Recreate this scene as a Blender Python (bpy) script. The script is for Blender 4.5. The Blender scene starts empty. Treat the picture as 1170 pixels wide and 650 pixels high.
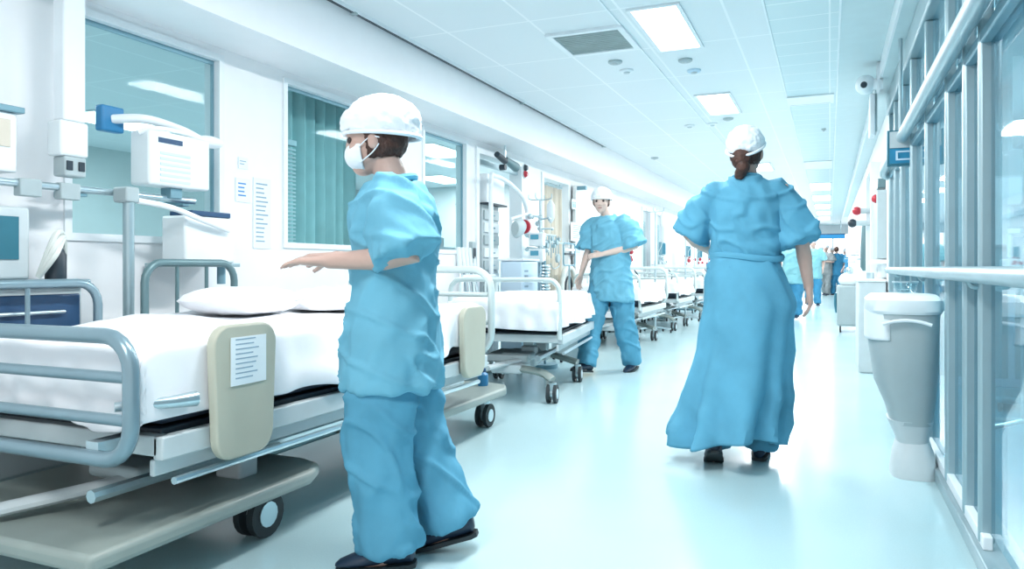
import bpy, bmesh, math, random
from mathutils import Vector, Matrix, noise
random.seed(7)
PI = math.pi
C = bpy.context.scene.collection
SC = bpy.context.scene
# ------------------------------------------------------------------ camera
F = 850.0
YAW = math.atan(363 / F)
CO, SI = math.cos(YAW), math.sin(YAW)
cam = bpy.data.objects.new('camera', bpy.data.cameras.new('camera'))
C.objects.link(cam)
cam.data.sensor_width = 36; cam.data.lens = 36 * F / 1170
cam.data.shift_y = -20 / 1170
cam.data.clip_start = 0.05; cam.data.clip_end = 200
cam.location = (0, 0, 1.0)
cam.rotation_euler = (PI / 2, 0, YAW)
SC.camera = cam
SC.view_settings.view_transform = 'Standard'
SC.view_settings.look = 'None'
SC.view_settings.gamma = 1
SC.view_settings.use_curve_mapping = False
SC.view_settings.exposure = 0.80
# ------------------------------------------------------------------ world
w = bpy.data.worlds.new('world'); SC.world = w; w.use_nodes = True
w.node_tree.nodes['Background'].inputs[0].default_value = (.97, .98, 1.0, 1)
w.node_tree.nodes['Background'].inputs[1].default_value = 0.6

def area(name, loc, sx, sy, power, col=(1, .99, .985), rot=(0, 0, 0)):
    l = bpy.data.lights.new(name, 'AREA'); l.shape = 'RECTANGLE'; l.size = sx; l.size_y = sy
    l.energy = power; l.color = col
    o = bpy.data.objects.new(name, l); o.location = loc; o.rotation_euler = rot; C.objects.link(o)
    return o
# corridor ceiling panels (one lamp under each diffuser), rooms' ceiling panels
CEIL = 2.6
LY = [-0.45, 2.05, 4.55, 7.05, 9.55, 12.05, 14.55, 17.05, 19.55, 22.05, 24.55, 27.05]
for y in LY:
    area('corridor_lamp', (-1.0, y + .47, CEIL - .03), .3, .92, 33 if y < 12 else 26)
ROOM_L = [(-7.2, 5.9), (-5.5, 2.3), (-5.0, 9.0), (-6.5, 12.0)]
for x, y in ROOM_L:
    area('room_lamp', (x, y, CEIL - .03), .6, 1.2, 40, (.97, .99, 1))
ROOM_R = [(1.9, 3.6), (1.9, 6.6)]
for x, y in ROOM_R:
    area('room_lamp', (x, y, CEIL - .03), .6, 1.2, 16, (.72, .93, 1))

# ------------------------------------------------------------------ materials
M = {}
def mat(name, col, rough=.5, metal=0, var=.04, vs=8, bump=0, bs=60, spec=.5, alpha=None):
    m = bpy.data.materials.new(name); m.use_nodes = True
    nt = m.node_tree; b = nt.nodes['Principled BSDF']
    b.inputs['Roughness'].default_value = rough; b.inputs['Metallic'].default_value = metal
    b.inputs['Specular IOR Level'].default_value = spec
    tc = nt.nodes.new('ShaderNodeTexCoord')
    n = nt.nodes.new('ShaderNodeTexNoise'); n.inputs['Scale'].default_value = vs; n.inputs['Detail'].default_value = 3
    nt.links.new(tc.outputs['Object'], n.inputs['Vector'])
    r = nt.nodes.new('ShaderNodeValToRGB')
    r.color_ramp.elements[0].position = .3; r.color_ramp.elements[1].position = .7
    r.color_ramp.elements[0].color = (*[max(0, c * (1 - var)) for c in col], 1)
    r.color_ramp.elements[1].color = (*[min(1, c * (1 + var)) for c in col], 1)
    nt.links.new(n.outputs['Fac'], r.inputs['Fac']); nt.links.new(r.outputs['Color'], b.inputs['Base Color'])
    if bump:
        n2 = nt.nodes.new('ShaderNodeTexNoise'); n2.inputs['Scale'].default_value = bs; n2.inputs['Detail'].default_value = 4
        nt.links.new(tc.outputs['Object'], n2.inputs['Vector'])
        bp = nt.nodes.new('ShaderNodeBump'); bp.inputs['Strength'].default_value = bump; bp.inputs['Distance'].default_value = .01
        nt.links.new(n2.outputs['Fac'], bp.inputs['Height']); nt.links.new(bp.outputs['Normal'], b.inputs['Normal'])
    M[name] = m
    return m
def emit(name, col, s):
    m = bpy.data.materials.new(name); m.use_nodes = True; nt = m.node_tree
    nt.nodes.remove(nt.nodes['Principled BSDF'])
    e = nt.nodes.new('ShaderNodeEmission'); e.inputs[0].default_value = (*col, 1); e.inputs[1].default_value = s
    nt.links.new(e.outputs[0], nt.nodes['Material Output'].inputs[0]); M[name] = m
def glass(name, tint, refl=1.0, haze=0, hazecol=(.6, .85, .9)):
    m = bpy.data.materials.new(name); m.use_nodes = True; nt = m.node_tree
    nt.nodes.remove(nt.nodes['Principled BSDF'])
    t = nt.nodes.new('ShaderNodeBsdfTransparent'); t.inputs[0].default_value = (*tint, 1)
    g = nt.nodes.new('ShaderNodeBsdfGlossy'); g.inputs['Roughness'].default_value = .03; g.inputs[0].default_value = (.9, .97, 1, 1)
    f = nt.nodes.new('ShaderNodeLayerWeight'); f.inputs[0].default_value = .5
    pw = nt.nodes.new('ShaderNodeMath'); pw.operation = 'POWER'; pw.inputs[1].default_value = 4.0
    nt.links.new(f.outputs['Facing'], pw.inputs[0])
    mu = nt.nodes.new('ShaderNodeMath'); mu.operation = 'MULTIPLY_ADD'; mu.inputs[1].default_value = .55 * refl; mu.inputs[2].default_value = .04 * refl
    nt.links.new(pw.outputs[0], mu.inputs[0])
    mx = nt.nodes.new('ShaderNodeMixShader')
    nt.links.new(mu.outputs[0], mx.inputs[0]); nt.links.new(t.outputs[0], mx.inputs[1]); nt.links.new(g.outputs[0], mx.inputs[2])
    out = mx
    if haze:
        d = nt.nodes.new('ShaderNodeBsdfDiffuse'); d.inputs[0].default_value = (*hazecol, 1)
        m2 = nt.nodes.new('ShaderNodeMixShader'); m2.inputs[0].default_value = haze
        nt.links.new(mx.outputs[0], m2.inputs[1]); nt.links.new(d.outputs[0], m2.inputs[2]); out = m2
    nt.links.new(out.outputs[0], nt.nodes['Material Output'].inputs[0]); M[name] = m

mat('wall', (.87, .89, .91), .55, var=.01)
mat('soffit', (.90, .91, .935), .45, var=.01)
mat('room_wall', (.50, .58, .59), .6, var=.03, vs=1.5)
mat('room_wall_pale', (.64, .71, .73), .6, var=.03, vs=1.5)
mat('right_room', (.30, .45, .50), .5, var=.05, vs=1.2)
mat('white', (.84, .89, .92), .4, var=.015)
mat('white_plastic', (.80, .86, .88), .35, var=.02)
mat('beige', (.50, .50, .41), .42, var=.03)
mat('grey_plastic', (.38, .46, .48), .45, var=.03)
mat('pale_grey', (.55, .62, .64), .4, var=.03)
mat('base_cover', (.27, .32, .30), .4, var=.05)
mat('steel', (.55, .66, .70), .28, .85, var=.05)
mat('tube', (.22, .32, .37), .28, .45, var=.04)
mat('tube_pale', (.62, .72, .72), .35, .1, var=.03)
mat('tube_dark', (.13, .22, .24), .35, .3)
mat('alu', (.36, .48, .52), .33, .45, var=.03)
mat('alu_dark', (.20, .36, .43), .4, .4)
mat('dark', (.02, .035, .05), .4)
mat('navy', (.02, .07, .16), .4)
mat('rubber', (.02, .03, .035), .6)
mat('teal_dark', (.03, .16, .22), .4)
mat('blue', (.03, .22, .45), .4)
mat('sign_blue', (.02, .24, .42), .35)
mat('red', (.5, .03, .05), .35)
mat('sheet', (.88, .89, .92), .75, var=.02, bump=.12, bs=14)
mat('mattress', (.03, .05, .08), .5)
mat('scrub', (.105, .34, .49), .85, var=.10, vs=5, bump=.35, bs=14, spec=.2)
mat('scrub_pale', (.16, .43, .57), .85, var=.10, vs=5, bump=.35, bs=14, spec=.2)
mat('scrub_light', (.22, .50, .56), .8, var=.08, vs=5, bump=.2, bs=20)
mat('scrub_deep', (.04, .24, .42), .8, var=.1, bump=.2, bs=20)
mat('scrub_grey', (.24, .27, .28), .8, var=.1)
mat('cap', (.84, .88, .92), .8, var=.03, bump=.4, bs=35)
mat('mask', (.86, .90, .94), .8, var=.02, bump=.2, bs=25)
mat('skin', (.56, .37, .31), .5, var=.06, vs=12, bump=.05, bs=90)
mat('skin_pale', (.66, .49, .42), .5, var=.05, vs=12)
mat('hair', (.065, .025, .016), .55, var=.4, vs=40, bump=.6, bs=80)
mat('shoe', (.012, .03, .06), .45)
mat('shoe_green', (.03, .16, .17), .5)
mat('lips', (.42, .20, .18), .5)
mat('eye', (.03, .02, .02), .2)
mat('paper', (.80, .87, .90), .7, var=.01)
mat('paper_blue', (.60, .76, .88), .7, var=.01)
mat('ink', (.30, .42, .52), .7)
mat('ink_blue', (.05, .25, .62), .6)
mat('cream', (.72, .66, .56), .8, var=.08, vs=3)
mat('cloth_teal', (.50, .74, .75), .8, var=.05)
mat('blind', (.60, .72, .74), .5)
mat('vent_grille', (.34, .42, .42), .5, .2, var=.1)
mat('tan', (.55, .44, .27), .5)
mat('door', (.78, .80, .79), .45, var=.01)
mat('hose', (.70, .74, .70), .35)
mat('cabinet_grey', (.42, .50, .52), .45)
emit('panel_light', (.93, .985, 1), 5.0)
emit('room_light', (.88, .98, 1), 3.2)
emit('banner', (.05, .30, .62), .8)
emit('screen', (.10, .35, .50), .6)
emit('daylight', (.93, .97, 1), 2.2)
glass('glass_teal', (.82, .90, .91), .12)
glass('glass_clear', (.86, .95, .97), 1.1)
glass('glass_partition', (.72, .87, .91), 1.2)

# floor: glossy pale aqua vinyl
def floor_mat():
    m = bpy.data.materials.new('floor'); m.use_nodes = True; nt = m.node_tree; b = nt.nodes['Principled BSDF']
    tc = nt.nodes.new('ShaderNodeTexCoord')
    n = nt.nodes.new('ShaderNodeTexNoise'); n.inputs['Scale'].default_value = 1.3; n.inputs['Detail'].default_value = 2
    n2 = nt.nodes.new('ShaderNodeTexNoise'); n2.inputs['Scale'].default_value = 160; n2.inputs['Detail'].default_value = 2
    nt.links.new(tc.outputs['Object'], n.inputs['Vector']); nt.links.new(tc.outputs['Object'], n2.inputs['Vector'])
    r = nt.nodes.new('ShaderNodeValToRGB')
    r.color_ramp.elements[0].color = (.44, .64, .68, 1); r.color_ramp.elements[1].color = (.52, .71, .75, 1)
    nt.links.new(n.outputs['Fac'], r.inputs['Fac'])
    mx = nt.nodes.new('ShaderNodeMixRGB'); mx.blend_type = 'MULTIPLY'; mx.inputs[0].default_value = .12
    nt.links.new(r.outputs['Color'], mx.inputs[1]); nt.links.new(n2.outputs['Fac'], mx.inputs[2])
    nt.links.new(mx.outputs[0], b.inputs['Base Color'])
    b.inputs['Roughness'].default_value = .2; b.inputs['Specular IOR Level'].default_value = .8
    bp = nt.nodes.new('ShaderNodeBump'); bp.inputs['Strength'].default_value = .05; bp.inputs['Distance'].default_value = .004
    nt.links.new(n2.outputs['Fac'], bp.inputs['Height']); nt.links.new(bp.outputs['Normal'], b.inputs['Normal'])
    M['floor'] = m
floor_mat()
def ceiling_mat(name, sx, sy, col, seam, wdt, rough=.4):
    m = bpy.data.materials.new(name); m.use_nodes = True; nt = m.node_tree; b = nt.nodes['Principled BSDF']
    tc = nt.nodes.new('ShaderNodeTexCoord'); sp = nt.nodes.new('ShaderNodeSeparateXYZ')
    nt.links.new(tc.outputs['Object'], sp.inputs[0])
    prev = None
    for ax, s in ((0, sx), (1, sy)):
        a = nt.nodes.new('ShaderNodeMath'); a.operation = 'PINGPONG'; a.inputs[1].default_value = s / 2
        nt.links.new(sp.outputs[ax], a.inputs[0])
        l = nt.nodes.new('ShaderNodeMath'); l.operation = 'LESS_THAN'; l.inputs[1].default_value = wdt
        nt.links.new(a.outputs[0], l.inputs[0])
        if prev is None: prev = l
        else:
            mxx = nt.nodes.new('ShaderNodeMath'); mxx.operation = 'MAXIMUM'
            nt.links.new(prev.outputs[0], mxx.inputs[0]); nt.links.new(l.outputs[0], mxx.inputs[1]); prev = mxx
    mx = nt.nodes.new('ShaderNodeMixRGB'); mx.inputs[1].default_value = (*col, 1); mx.inputs[2].default_value = (*seam, 1)
    nt.links.new(prev.outputs[0], mx.inputs[0]); nt.links.new(mx.outputs[0], b.inputs['Base Color'])
    bp = nt.nodes.new('ShaderNodeBump'); bp.inputs['Strength'].default_value = .5; bp.inputs['Distance'].default_value = .004
    nt.links.new(prev.outputs[0], bp.inputs['Height']); nt.links.new(bp.outputs['Normal'], b.inputs['Normal'])
    b.inputs['Roughness'].default_value = rough
    M[name] = m
ceiling_mat('ceiling_tile', .6, .9, (.76, .82, .85), (.90, .94, .96), .008)
ceiling_mat('ceiling_plank', 5, .3, (.58, .72, .75), (.82, .90, .92), .006, .3)

# ------------------------------------------------------------------ helpers
def at(px, py, X):
    "a photo ray met with the wall-parallel plane x = X"
    t = (px - 585) / F; d = X / (t * CO - SI)
    return Vector((X, d * (t * SI + CO), 1 - (py - 305) * d / F))
def ground(px, py, Z=0):
    d = F * (1 - Z) / (py - 305); r = (px - 585) / F * d
    return Vector((r * CO - d * SI, r * SI + d * CO, Z))

def obj(name, bm, m, parent=None, smooth=True, bevel=0):
    me = bpy.data.meshes.new(name)
    bmesh.ops.recalc_face_normals(bm, faces=bm.faces)
    bm.to_mesh(me); bm.free()
    me.materials.append(M[m])
    if smooth:
        for p in me.polygons: p.use_smooth = True
        try: me.set_sharp_from_angle(angle=math.radians(40))
        except Exception: pass
    o = bpy.data.objects.new(name, me); C.objects.link(o)
    if parent: o.parent = parent
    if bevel:
        b = o.modifiers.new('bevel', 'BEVEL'); b.width = bevel; b.segments = 3; b.limit_method = 'ANGLE'
    return o
def tag(o, label=None, cat=None, group=None, kind=None):
    if label: o['label'] = label
    if cat: o['category'] = cat
    if group: o['group'] = group
    if kind: o['kind'] = kind
    return o
def thing(name, loc=(0, 0, 0), rz=0, label=None, cat=None, group=None):
    o = bpy.data.objects.new(name, None); C.objects.link(o); o.empty_display_size = .1
    o.location = loc; o.rotation_euler = (0, 0, rz)
    return tag(o, label, cat, group)
def struct(name, bm, m, **k):
    o = obj(name, bm, m, **k); o['kind'] = 'structure'; return o
def copy_tree(o, parent=None):
    c = o.copy(); C.objects.link(c); c.parent = parent
    for ch in list(o.children): copy_tree(ch, c)
    return c
def B(): return bmesh.new()
def box(bm, a, b):
    a, b = [min(p, q) for p, q in zip(a, b)], [max(p, q) for p, q in zip(a, b)]
    v = [bm.verts.new((x, y, z)) for z in (a[2], b[2]) for y in (a[1], b[1]) for x in (a[0], b[0])]
    for f in ((0, 2, 3, 1), (4, 5, 7, 6), (0, 1, 5, 4), (2, 6, 7, 3), (0, 4, 6, 2), (1, 3, 7, 5)):
        bm.faces.new([v[i] for i in f])
    return bm
def bx(a, b): return box(B(), a, b)
def rings(bm, rs, cap=True, closed=False):
    vs = [[bm.verts.new(p) for p in r] for r in rs]
    n = len(rs[0])
    for i in range(len(vs) - (0 if closed else 1)):
        A, D = vs[i], vs[(i + 1) % len(vs)]
        for j in range(n):
            k = (j + 1) % n
            bm.faces.new((A[j], A[k], D[k], D[j]))
    if cap and not closed:
        bm.faces.new(list(reversed(vs[0]))); bm.faces.new(vs[-1])
    return bm
def smooth_path(pts, n=6):
    P = [Vector(p) for p in pts]
    if len(P) < 3: return P
    out = []
    for i in range(len(P) - 1):
        p0 = P[max(0, i - 1)]; p1 = P[i]; p2 = P[i + 1]; p3 = P[min(len(P) - 1, i + 2)]
        for k in range(n):
            t = k / n
            out.append(.5 * ((2 * p1) + (p2 - p0) * t + (2 * p0 - 5 * p1 + 4 * p2 - p3) * t * t + (3 * p1 - p0 - 3 * p2 + p3) * t ** 3))
    out.append(P[-1]); return out
def tube(bm, pts, r, seg=12, closed=False, flat=1.0):
    P = [Vector(p) for p in pts]; n = len(P)
    R = r if isinstance(r, (list, tuple)) else [r] * n
    rs = []; up = None
    for i, p in enumerate(P):
        if closed: t = (P[(i + 1) % n] - P[i - 1]).normalized()
        else: t = (P[min(n - 1, i + 1)] - P[max(0, i - 1)]).normalized()
        if up is None:
            a = Vector((0, 0, 1)) if abs(t.z) < .9 else Vector((0, 1, 0))
            up = (a - t * a.dot(t)).normalized()
        else: up = (up - t * up.dot(t)).normalized()
        s = t.cross(up)
        rs.append([p + up * (math.cos(a) * R[i] * flat) + s * (math.sin(a) * R[i]) for a in [2 * PI * k / seg for k in range(seg)]])
    return rings(bm, rs, closed=closed)
def rounded_loop(w0, w1, z0, z1, r, f, n=5):
    "closed rounded rectangle path in a plane; f(u, z) gives the 3-D point"
    out = []
    for cx, cz, a0 in ((w1 - r, z1 - r, 0), (w0 + r, z1 - r, 90), (w0 + r, z0 + r, 180), (w1 - r, z0 + r, 270)):
        for k in range(n + 1):
            a = math.radians(a0 + 90 * k / n); out.append(f(cx + r * math.cos(a), cz + r * math.sin(a)))
    return out
def prism(bm, outline, d):
    "outline: list of Vectors; extruded by vector d"
    d = Vector(d); return rings(bm, [[Vector(p) for p in outline], [Vector(p) + d for p in outline]])
def disc(bm, c, r, h, seg=20, axis='z', r2=None):
    c = Vector(c); r2 = r if r2 is None else r2; rs = []
    ax = {'x': Vector((1, 0, 0)), 'y': Vector((0, 1, 0)), 'z': Vector((0, 0, 1))}[axis]
    u = ax.orthogonal().normalized(); v = ax.cross(u)
    for rr, hh in ((r, 0), (r2, h)):
        rs.append([c + ax * hh + (u * math.cos(2 * PI * k / seg) + v * math.sin(2 * PI * k / seg)) * rr for k in range(seg)])
    return rings(bm, rs)
def lathe(bm, c, prof, seg=20, sx=1, sy=1):
    c = Vector(c)
    return rings(bm, [[c + Vector((math.cos(2 * PI * k / seg) * r * sx, math.sin(2 * PI * k / seg) * r * sy, z)) for k in range(seg)] for r, z in prof])
def ball(bm, c, r, sub=2, M4=None):
    r = r if isinstance(r, (tuple, list)) else (r, r, r)
    m = Matrix.Translation(c) @ (M4 or Matrix.Identity(4)) @ Matrix.Diagonal((*r, 1))
    bmesh.ops.create_icosphere(bm, subdivisions=sub, radius=1, matrix=m)
    return bm
def fuse(name, bm, voxel, m, parent, smooth=2, disp=None):
    "voxel-fuse overlapping closed shapes into one continuous surface, smooth it, then crease it"
    me = bpy.data.meshes.new('tmp'); bmesh.ops.recalc_face_normals(bm, faces=bm.faces); bm.to_mesh(me); bm.free()
    t = bpy.data.objects.new('tmp', me); C.objects.link(t)
    r = t.modifiers.new('r', 'REMESH'); r.mode = 'VOXEL'; r.voxel_size = voxel
    s = t.modifiers.new('s', 'SMOOTH'); s.iterations = smooth; s.factor = .5
    dg = bpy.context.evaluated_depsgraph_get()
    e = t.evaluated_get(dg); out = bpy.data.meshes.new_from_object(e)
    bpy.data.objects.remove(t); bpy.data.meshes.remove(me)
    if disp:
        nn = [v.normal.copy() for v in out.vertices]
        for v, q in zip(out.vertices, nn): v.co += q * disp(v.co)
    for p in out.polygons: p.use_smooth = True
    out.materials.clear(); out.materials.append(M[m]); out.name = name
    o = bpy.data.objects.new(name, out); C.objects.link(o)
    if parent: o.parent = parent
    return o

# ================================================================== SETTING
Y0, Y1 = -1.6, 31.0
WL, WR = -3.15, .5
struct('floor', bx((-9.1, Y0, -.1), (4.6, Y1 + 3, 0)), 'floor', smooth=False)
# ceiling : tiled field, plank field, plain strip beside the bulkhead
struct('ceiling', bx((-2.75, Y0, CEIL), (-.37, Y1, CEIL + .1)), 'ceiling_tile', smooth=False)
c = struct('ceiling_planks', bx((-.37, Y0, CEIL), (.06, Y1, CEIL + .1)), 'ceiling_plank', smooth=False); c.name = 'trim_1'
mat('strip', (.56, .70, .73), .4, var=.02)
struct('trim_2', bx((.06, Y0, CEIL - .004), (.36, Y1, CEIL + .1)), 'strip', smooth=False)
mat('seam', (.86, .93, .96), .4)
b = B()
for x in (-.37, .06, -1.27): box(b, (x - .006, Y0, CEIL - .008), (x + .006, Y1, CEIL + .001))
struct('trim_3', b, 'seam', smooth=False)
struct('trim_4', bx((.36, Y0, 2.47), (.375, 23.9, CEIL)), 'white', smooth=False)
struct('trim_5', bx((.375, Y0, 2.47), (.62, 23.9, 2.6)), 'strip', smooth=False)
struct('trim_10', bx((.36, 23.9, CEIL), (2.6, Y1, CEIL + .1)), 'white', smooth=False)
# left soffit over the window wall
struct('trim_6', bx((-3.3, Y0, 2.23), (-2.75, Y1, CEIL + .1)), 'soffit', smooth=False)
# left wall with openings
win = [(2.27, 3.22, 1.12, 2.19), (3.72, 4.92, 1.12, 2.19), (5.45, 6.30, 1.12, 2.19)]
dor = [(6.52, 7.62, 0, 2.12), (8.30, 9.22, 0, 2.08), (13.4, 14.05, 0, 2.05), (14.6, 15.3, 0, 2.05)]
b = B(); y = Y0
for a in sorted(win + dor):
    box(b, (WL - .12, y, 0), (WL, a[0], 2.3))
    if a[2] > 0: box(b, (WL - .12, a[0], 0), (WL, a[1], a[2]))
    box(b, (WL - .12, a[0], a[3]), (WL, a[1], 2.3)); y = a[1]
box(b, (WL - .12, y, 0), (WL, Y1, 2.3))
struct('wall_left', b, 'wall', smooth=False)
b = B(); y = Y0
for a in sorted(dor):
    box(b, (WL, y, 0), (WL + .015, a[0] - .06, .16)); y = a[1] + .06
box(b, (WL, y, 0), (WL + .015, Y1, .16))
mat('skirting', (.42, .54, .58), .4)
struct('baseboard_left', b, 'skirting', smooth=False)
for i, (a, e, z0, z1) in enumerate(win):
    r = thing('window_%d' % (i + 1), (WL, a, z0)); r['kind'] = 'structure'
    L = e - a; H = z1 - z0; b = B(); t = .035
    box(b, (-.1, 0, 0), (.012, t, H)); box(b, (-.1, L - t, 0), (.012, L, H)); box(b, (-.1, t, 0), (.012, L - t, t)); box(b, (-.1, t, H - t), (.012, L - t, H))
    obj('window_frame', b, 'white', r, smooth=False)
    obj('window_pane', bx((-.055, t, t), (-.047, L - t, H - t)), 'glass_teal', r, smooth=False)
    b = B(); box(b, (-.046, t, H - t - .022), (-.03, L - t, H - t)); box(b, (-.046, L - t - .012, t), (-.03, L - t, H - t - .022))
    obj('window_gasket', b, 'alu_dark', r, smooth=False)
for i, (a, e, z0, z1) in enumerate(dor):
    r = thing('door_%d' % (i + 1), (WL, a, 0)); r['kind'] = 'structure'
    L = e - a; b = B(); t = .05
    box(b, (-.13, -t, 0), (.02, .012, z1 + t)); box(b, (-.13, L - .012, 0), (.02, L + t, z1 + t)); box(b, (-.13, .012, z1 - .012), (.02, L - .012, z1 + t))
    obj('door_frame', b, 'white', r, smooth=False)
    if i == 0:
        obj('door_transom', bx((-.08, .0, 2.02), (-.03, L, 2.07)), 'alu', r, smooth=False)
    if i >= 2:
        obj('door_leaf', bx((-.09, 0, .01), (-.05, L, z1)), 'pale_grey', r, smooth=False)
        obj('door_window', bx((-.05, .18, 1.0), (-.045, L - .18, 1.85)), 'glass_teal', r, smooth=False)
# open white door leaf standing against the wall past the curtained doorway
r = thing('door_5', (WL + .03, 9.34, 0)); r['kind'] = 'structure'
obj('door_leaf', bx((0, 0, .01), (.045, 1.15, 2.08)), 'door', r, bevel=.004)
b = B()
for z in (.35, 1.0, 1.75): disc(b, (.03, -.012, z), .014, .1, 10)
obj('hinge', b, 'steel', r)
obj('kick_plate', bx((.045, .05, .05), (.05, 1.1, .32)), 'tan', r, smooth=False)
b = B(); tube(b, smooth_path([(.045, 1.05, 1.0), (.10, 1.05, 1.0), (.105, .95, 1.0)]), .011, 8)
obj('door_handle', b, 'steel', r)
# room behind the windows
struct('wall_back', bx((-9.1, Y0, 0), (-9.0, 13.3, 2.7)), 'room_wall', smooth=False)
struct('trim_7', bx((-9.0, Y0, CEIL), (-3.3, 13.3, CEIL + .1)), 'ceiling_tile', smooth=False)
struct('wall_divider', bx((-9.0, 13.2, 0), (-3.27, 13.3, CEIL)), 'room_wall_pale', smooth=False)
struct('wall_divider', bx((-9.0, Y0, 0), (-3.27, Y0 + .08, CEIL)), 'room_wall_pale', smooth=False)
# end of corridor
b = B(); box(b, (-3.3, Y1, 0), (-2.9, Y1 + .15, CEIL)); box(b, (2.2, Y1, 0), (2.6, Y1 + .15, CEIL)); box(b, (-2.9, Y1, 2.25), (2.2, Y1 + .15, CEIL))
struct('wall_far', b, 'wall', smooth=False)
r = thing('window_4', (0, Y1 + 3, 0)); r['kind'] = 'structure'
obj('window_pane', bx((-3.2, 0, .25), (2.4, .02, 2.6)), 'daylight', r, smooth=False)
b = B()
for x in (-3.2, -2.1, -1.0, .1, 1.2, 2.3): box(b, (x, -.05, 0), (x + .05, 0, 2.6))
box(b, (-3.2, -.05, .9), (2.4, 0, .95)); box(b, (-3.2, -.05, 0), (2.4, .02, .25))
obj('window_frame', b, 'alu', r, smooth=False)
struct('trim_8', bx((-3.3, Y1 + .15, CEIL), (2.5, Y1 + 3.1, CEIL + .1)), 'white', smooth=False)
# ---- right side : glazed partition then solid wall
b = B(); box(b, (WR, 7.2, 0), (WR + .12, 8.85, 2.5)); box(b, (WR, 9.9, 0), (WR + .12, 24, 2.5)); box(b, (WR + .12, 23.88, 0), (2.6, 24, CEIL)); box(b, (2.5, 24, 0), (2.6, Y1, CEIL)); box(b, (WR, 8.85, 2.05), (WR + .12, 9.9, 2.5))
struct('wall_right', b, 'wall', smooth=False)
struct('baseboard_right', bx((WR - .015, 9.95, 0), (WR, 24, .14)), 'skirting', smooth=False)
r = thing('door_6', (WR, 8.85, 0)); r['kind'] = 'structure'
b = B(); box(b, (-.10, -.06, 0), (.12, .03, 2.12)); box(b, (-.10, 1.02, 0), (.12, 1.1, 2.12)); box(b, (-.10, .03, 2.05), (.12, 1.02, 2.12))
obj('door_frame', b, 'white', r, smooth=False)
obj('door_leaf', bx((.03, .03, .01), (.08, 1.02, 2.05)), 'pale_grey', r, smooth=False)
r = thing('window_5', (WR, 0, 0)); r['kind'] = 'structure'
def prt(name, bm, m, **k): return obj(name, bm, m, r, **k)
posts = [1.05, 2.96, 3.28, 3.75, 4.51, 5.30, 6.05, 6.6, 7.15]
for p in posts:
    w_ = .03 if p == 2.96 else .04
    b = B(); box(b, (-.035, p - w_ / 2, .06), (.015, p + w_ / 2, 2.31)); prt('post', b, 'alu', bevel=.012)
for p in (3.05, 3.9, 4.68, 5.45, 6.2):
    prt('mullion', bx((0, p - .012, .1), (.03, p + .012, 1.78)), 'alu_dark', bevel=.004)
prt('top_rail', bx((-.05, 1.0, 2.31), (.05, 7.2, 2.47)), 'alu', bevel=.01)
b = B(); tube(b, [(-.075, 1.0, 1.83), (-.075, 7.1, 1.83), (-.07, 7.17, 1.8), (-.03, 7.19, 1.78)], .036, 14); prt('sliding_track', b, 'alu')
prt('track_box', bx((-.03, 1.0, 1.76), (.03, 7.2, 1.80)), 'alu_dark', bevel=.006)
for k, (a, e) in enumerate(zip(posts[:-1], posts[1:])):
    prt('glass_pane', bx((0.0, a + .025, .1), (.008, e - .025, 1.76)), 'glass_partition', smooth=False)
    prt('transom_pane', bx((0.0, a + .025, 1.87), (.008, e - .025, 2.31)), 'glass_partition', smooth=False)
for a, e in zip(posts[1:-1], posts[2:]):
    prt('transom_bar', bx((-.02, a + .03, 1.90), (.03, e - .03, 1.95)), 'alu', bevel=.006)
prt('floor_track', bx((-.05, 1.0, .0), (.09, 7.2, .055)), 'alu', bevel=.006)
prt('sill_strip', bx((-.03, 2.9, .055), (.0, 7.2, .10)), 'white', bevel=.004)
# room behind partition
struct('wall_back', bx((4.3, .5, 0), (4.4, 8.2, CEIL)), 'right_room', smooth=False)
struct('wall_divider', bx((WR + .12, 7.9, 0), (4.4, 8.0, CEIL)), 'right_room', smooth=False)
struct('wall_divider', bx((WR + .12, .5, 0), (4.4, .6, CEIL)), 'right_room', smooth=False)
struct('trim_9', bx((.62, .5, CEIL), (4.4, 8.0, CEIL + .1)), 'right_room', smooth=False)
mat('room_floor', (.10, .34, .46), .3)
struct('floor_covering', bx((WR + .1, .6, 0), (4.3, 7.9, .006)), 'room_floor', smooth=False)

# ================================================================== CEILING FIXTURES
place = ['nearest the camera', 'second from the camera', 'third from the camera', 'fourth from the camera', 'fifth from the camera', 'sixth from the camera', 'seventh from the camera', 'eighth from the camera', 'ninth from the camera', 'farthest down the corridor']
def panel(loc, sx, sy, name='ceiling_light', e='panel_light', label='', group=None):
    r = thing(name, loc, 0, label, 'ceiling light', group); b = B(); t = .025
    box(b, (-sx / 2 - t, -sy / 2 - t, -.012), (sx / 2 + t, -sy / 2, 0)); box(b, (-sx / 2 - t, sy / 2, -.012), (sx / 2 + t, sy / 2 + t, 0))
    box(b, (-sx / 2 - t, -sy / 2, -.012), (-sx / 2, sy / 2, 0)); box(b, (sx / 2, -sy / 2, -.012), (sx / 2 + t, sy / 2, 0))
    obj('frame', b, 'white', r, smooth=False)
    obj('diffuser', bx((-sx / 2, -sy / 2, -.009), (sx / 2, sy / 2, -.002)), e, r, smooth=False)
    return r
k = 0
for y in LY[2:]:
    panel((-1.0, y + .46, CEIL - .001), .28, .92, label='glowing panel light in the corridor ceiling row, ' + place[k], group='corridor ceiling lights'); k += 1
panel((-.17, 7.65, CEIL - .001), .36, .34, label='faint square panel light set apart in the plank ceiling on the right', e='seam')
panel((-.17, 12.6, CEIL - .001), .36, .9, label='faint distant panel light in the plank ceiling right of the main row', e='seam')
for i, y in enumerate((16.0, 18.6, 21.2, 23.8, 26.4)):
    panel((-.17, y, CEIL - .001), .36, 1.3, label='glowing panel light in the distant right-hand ceiling row, ' + ('nearest one', 'second one', 'third one', 'fourth one', 'farthest one')[i], group='distant right-hand ceiling lights')
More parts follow.
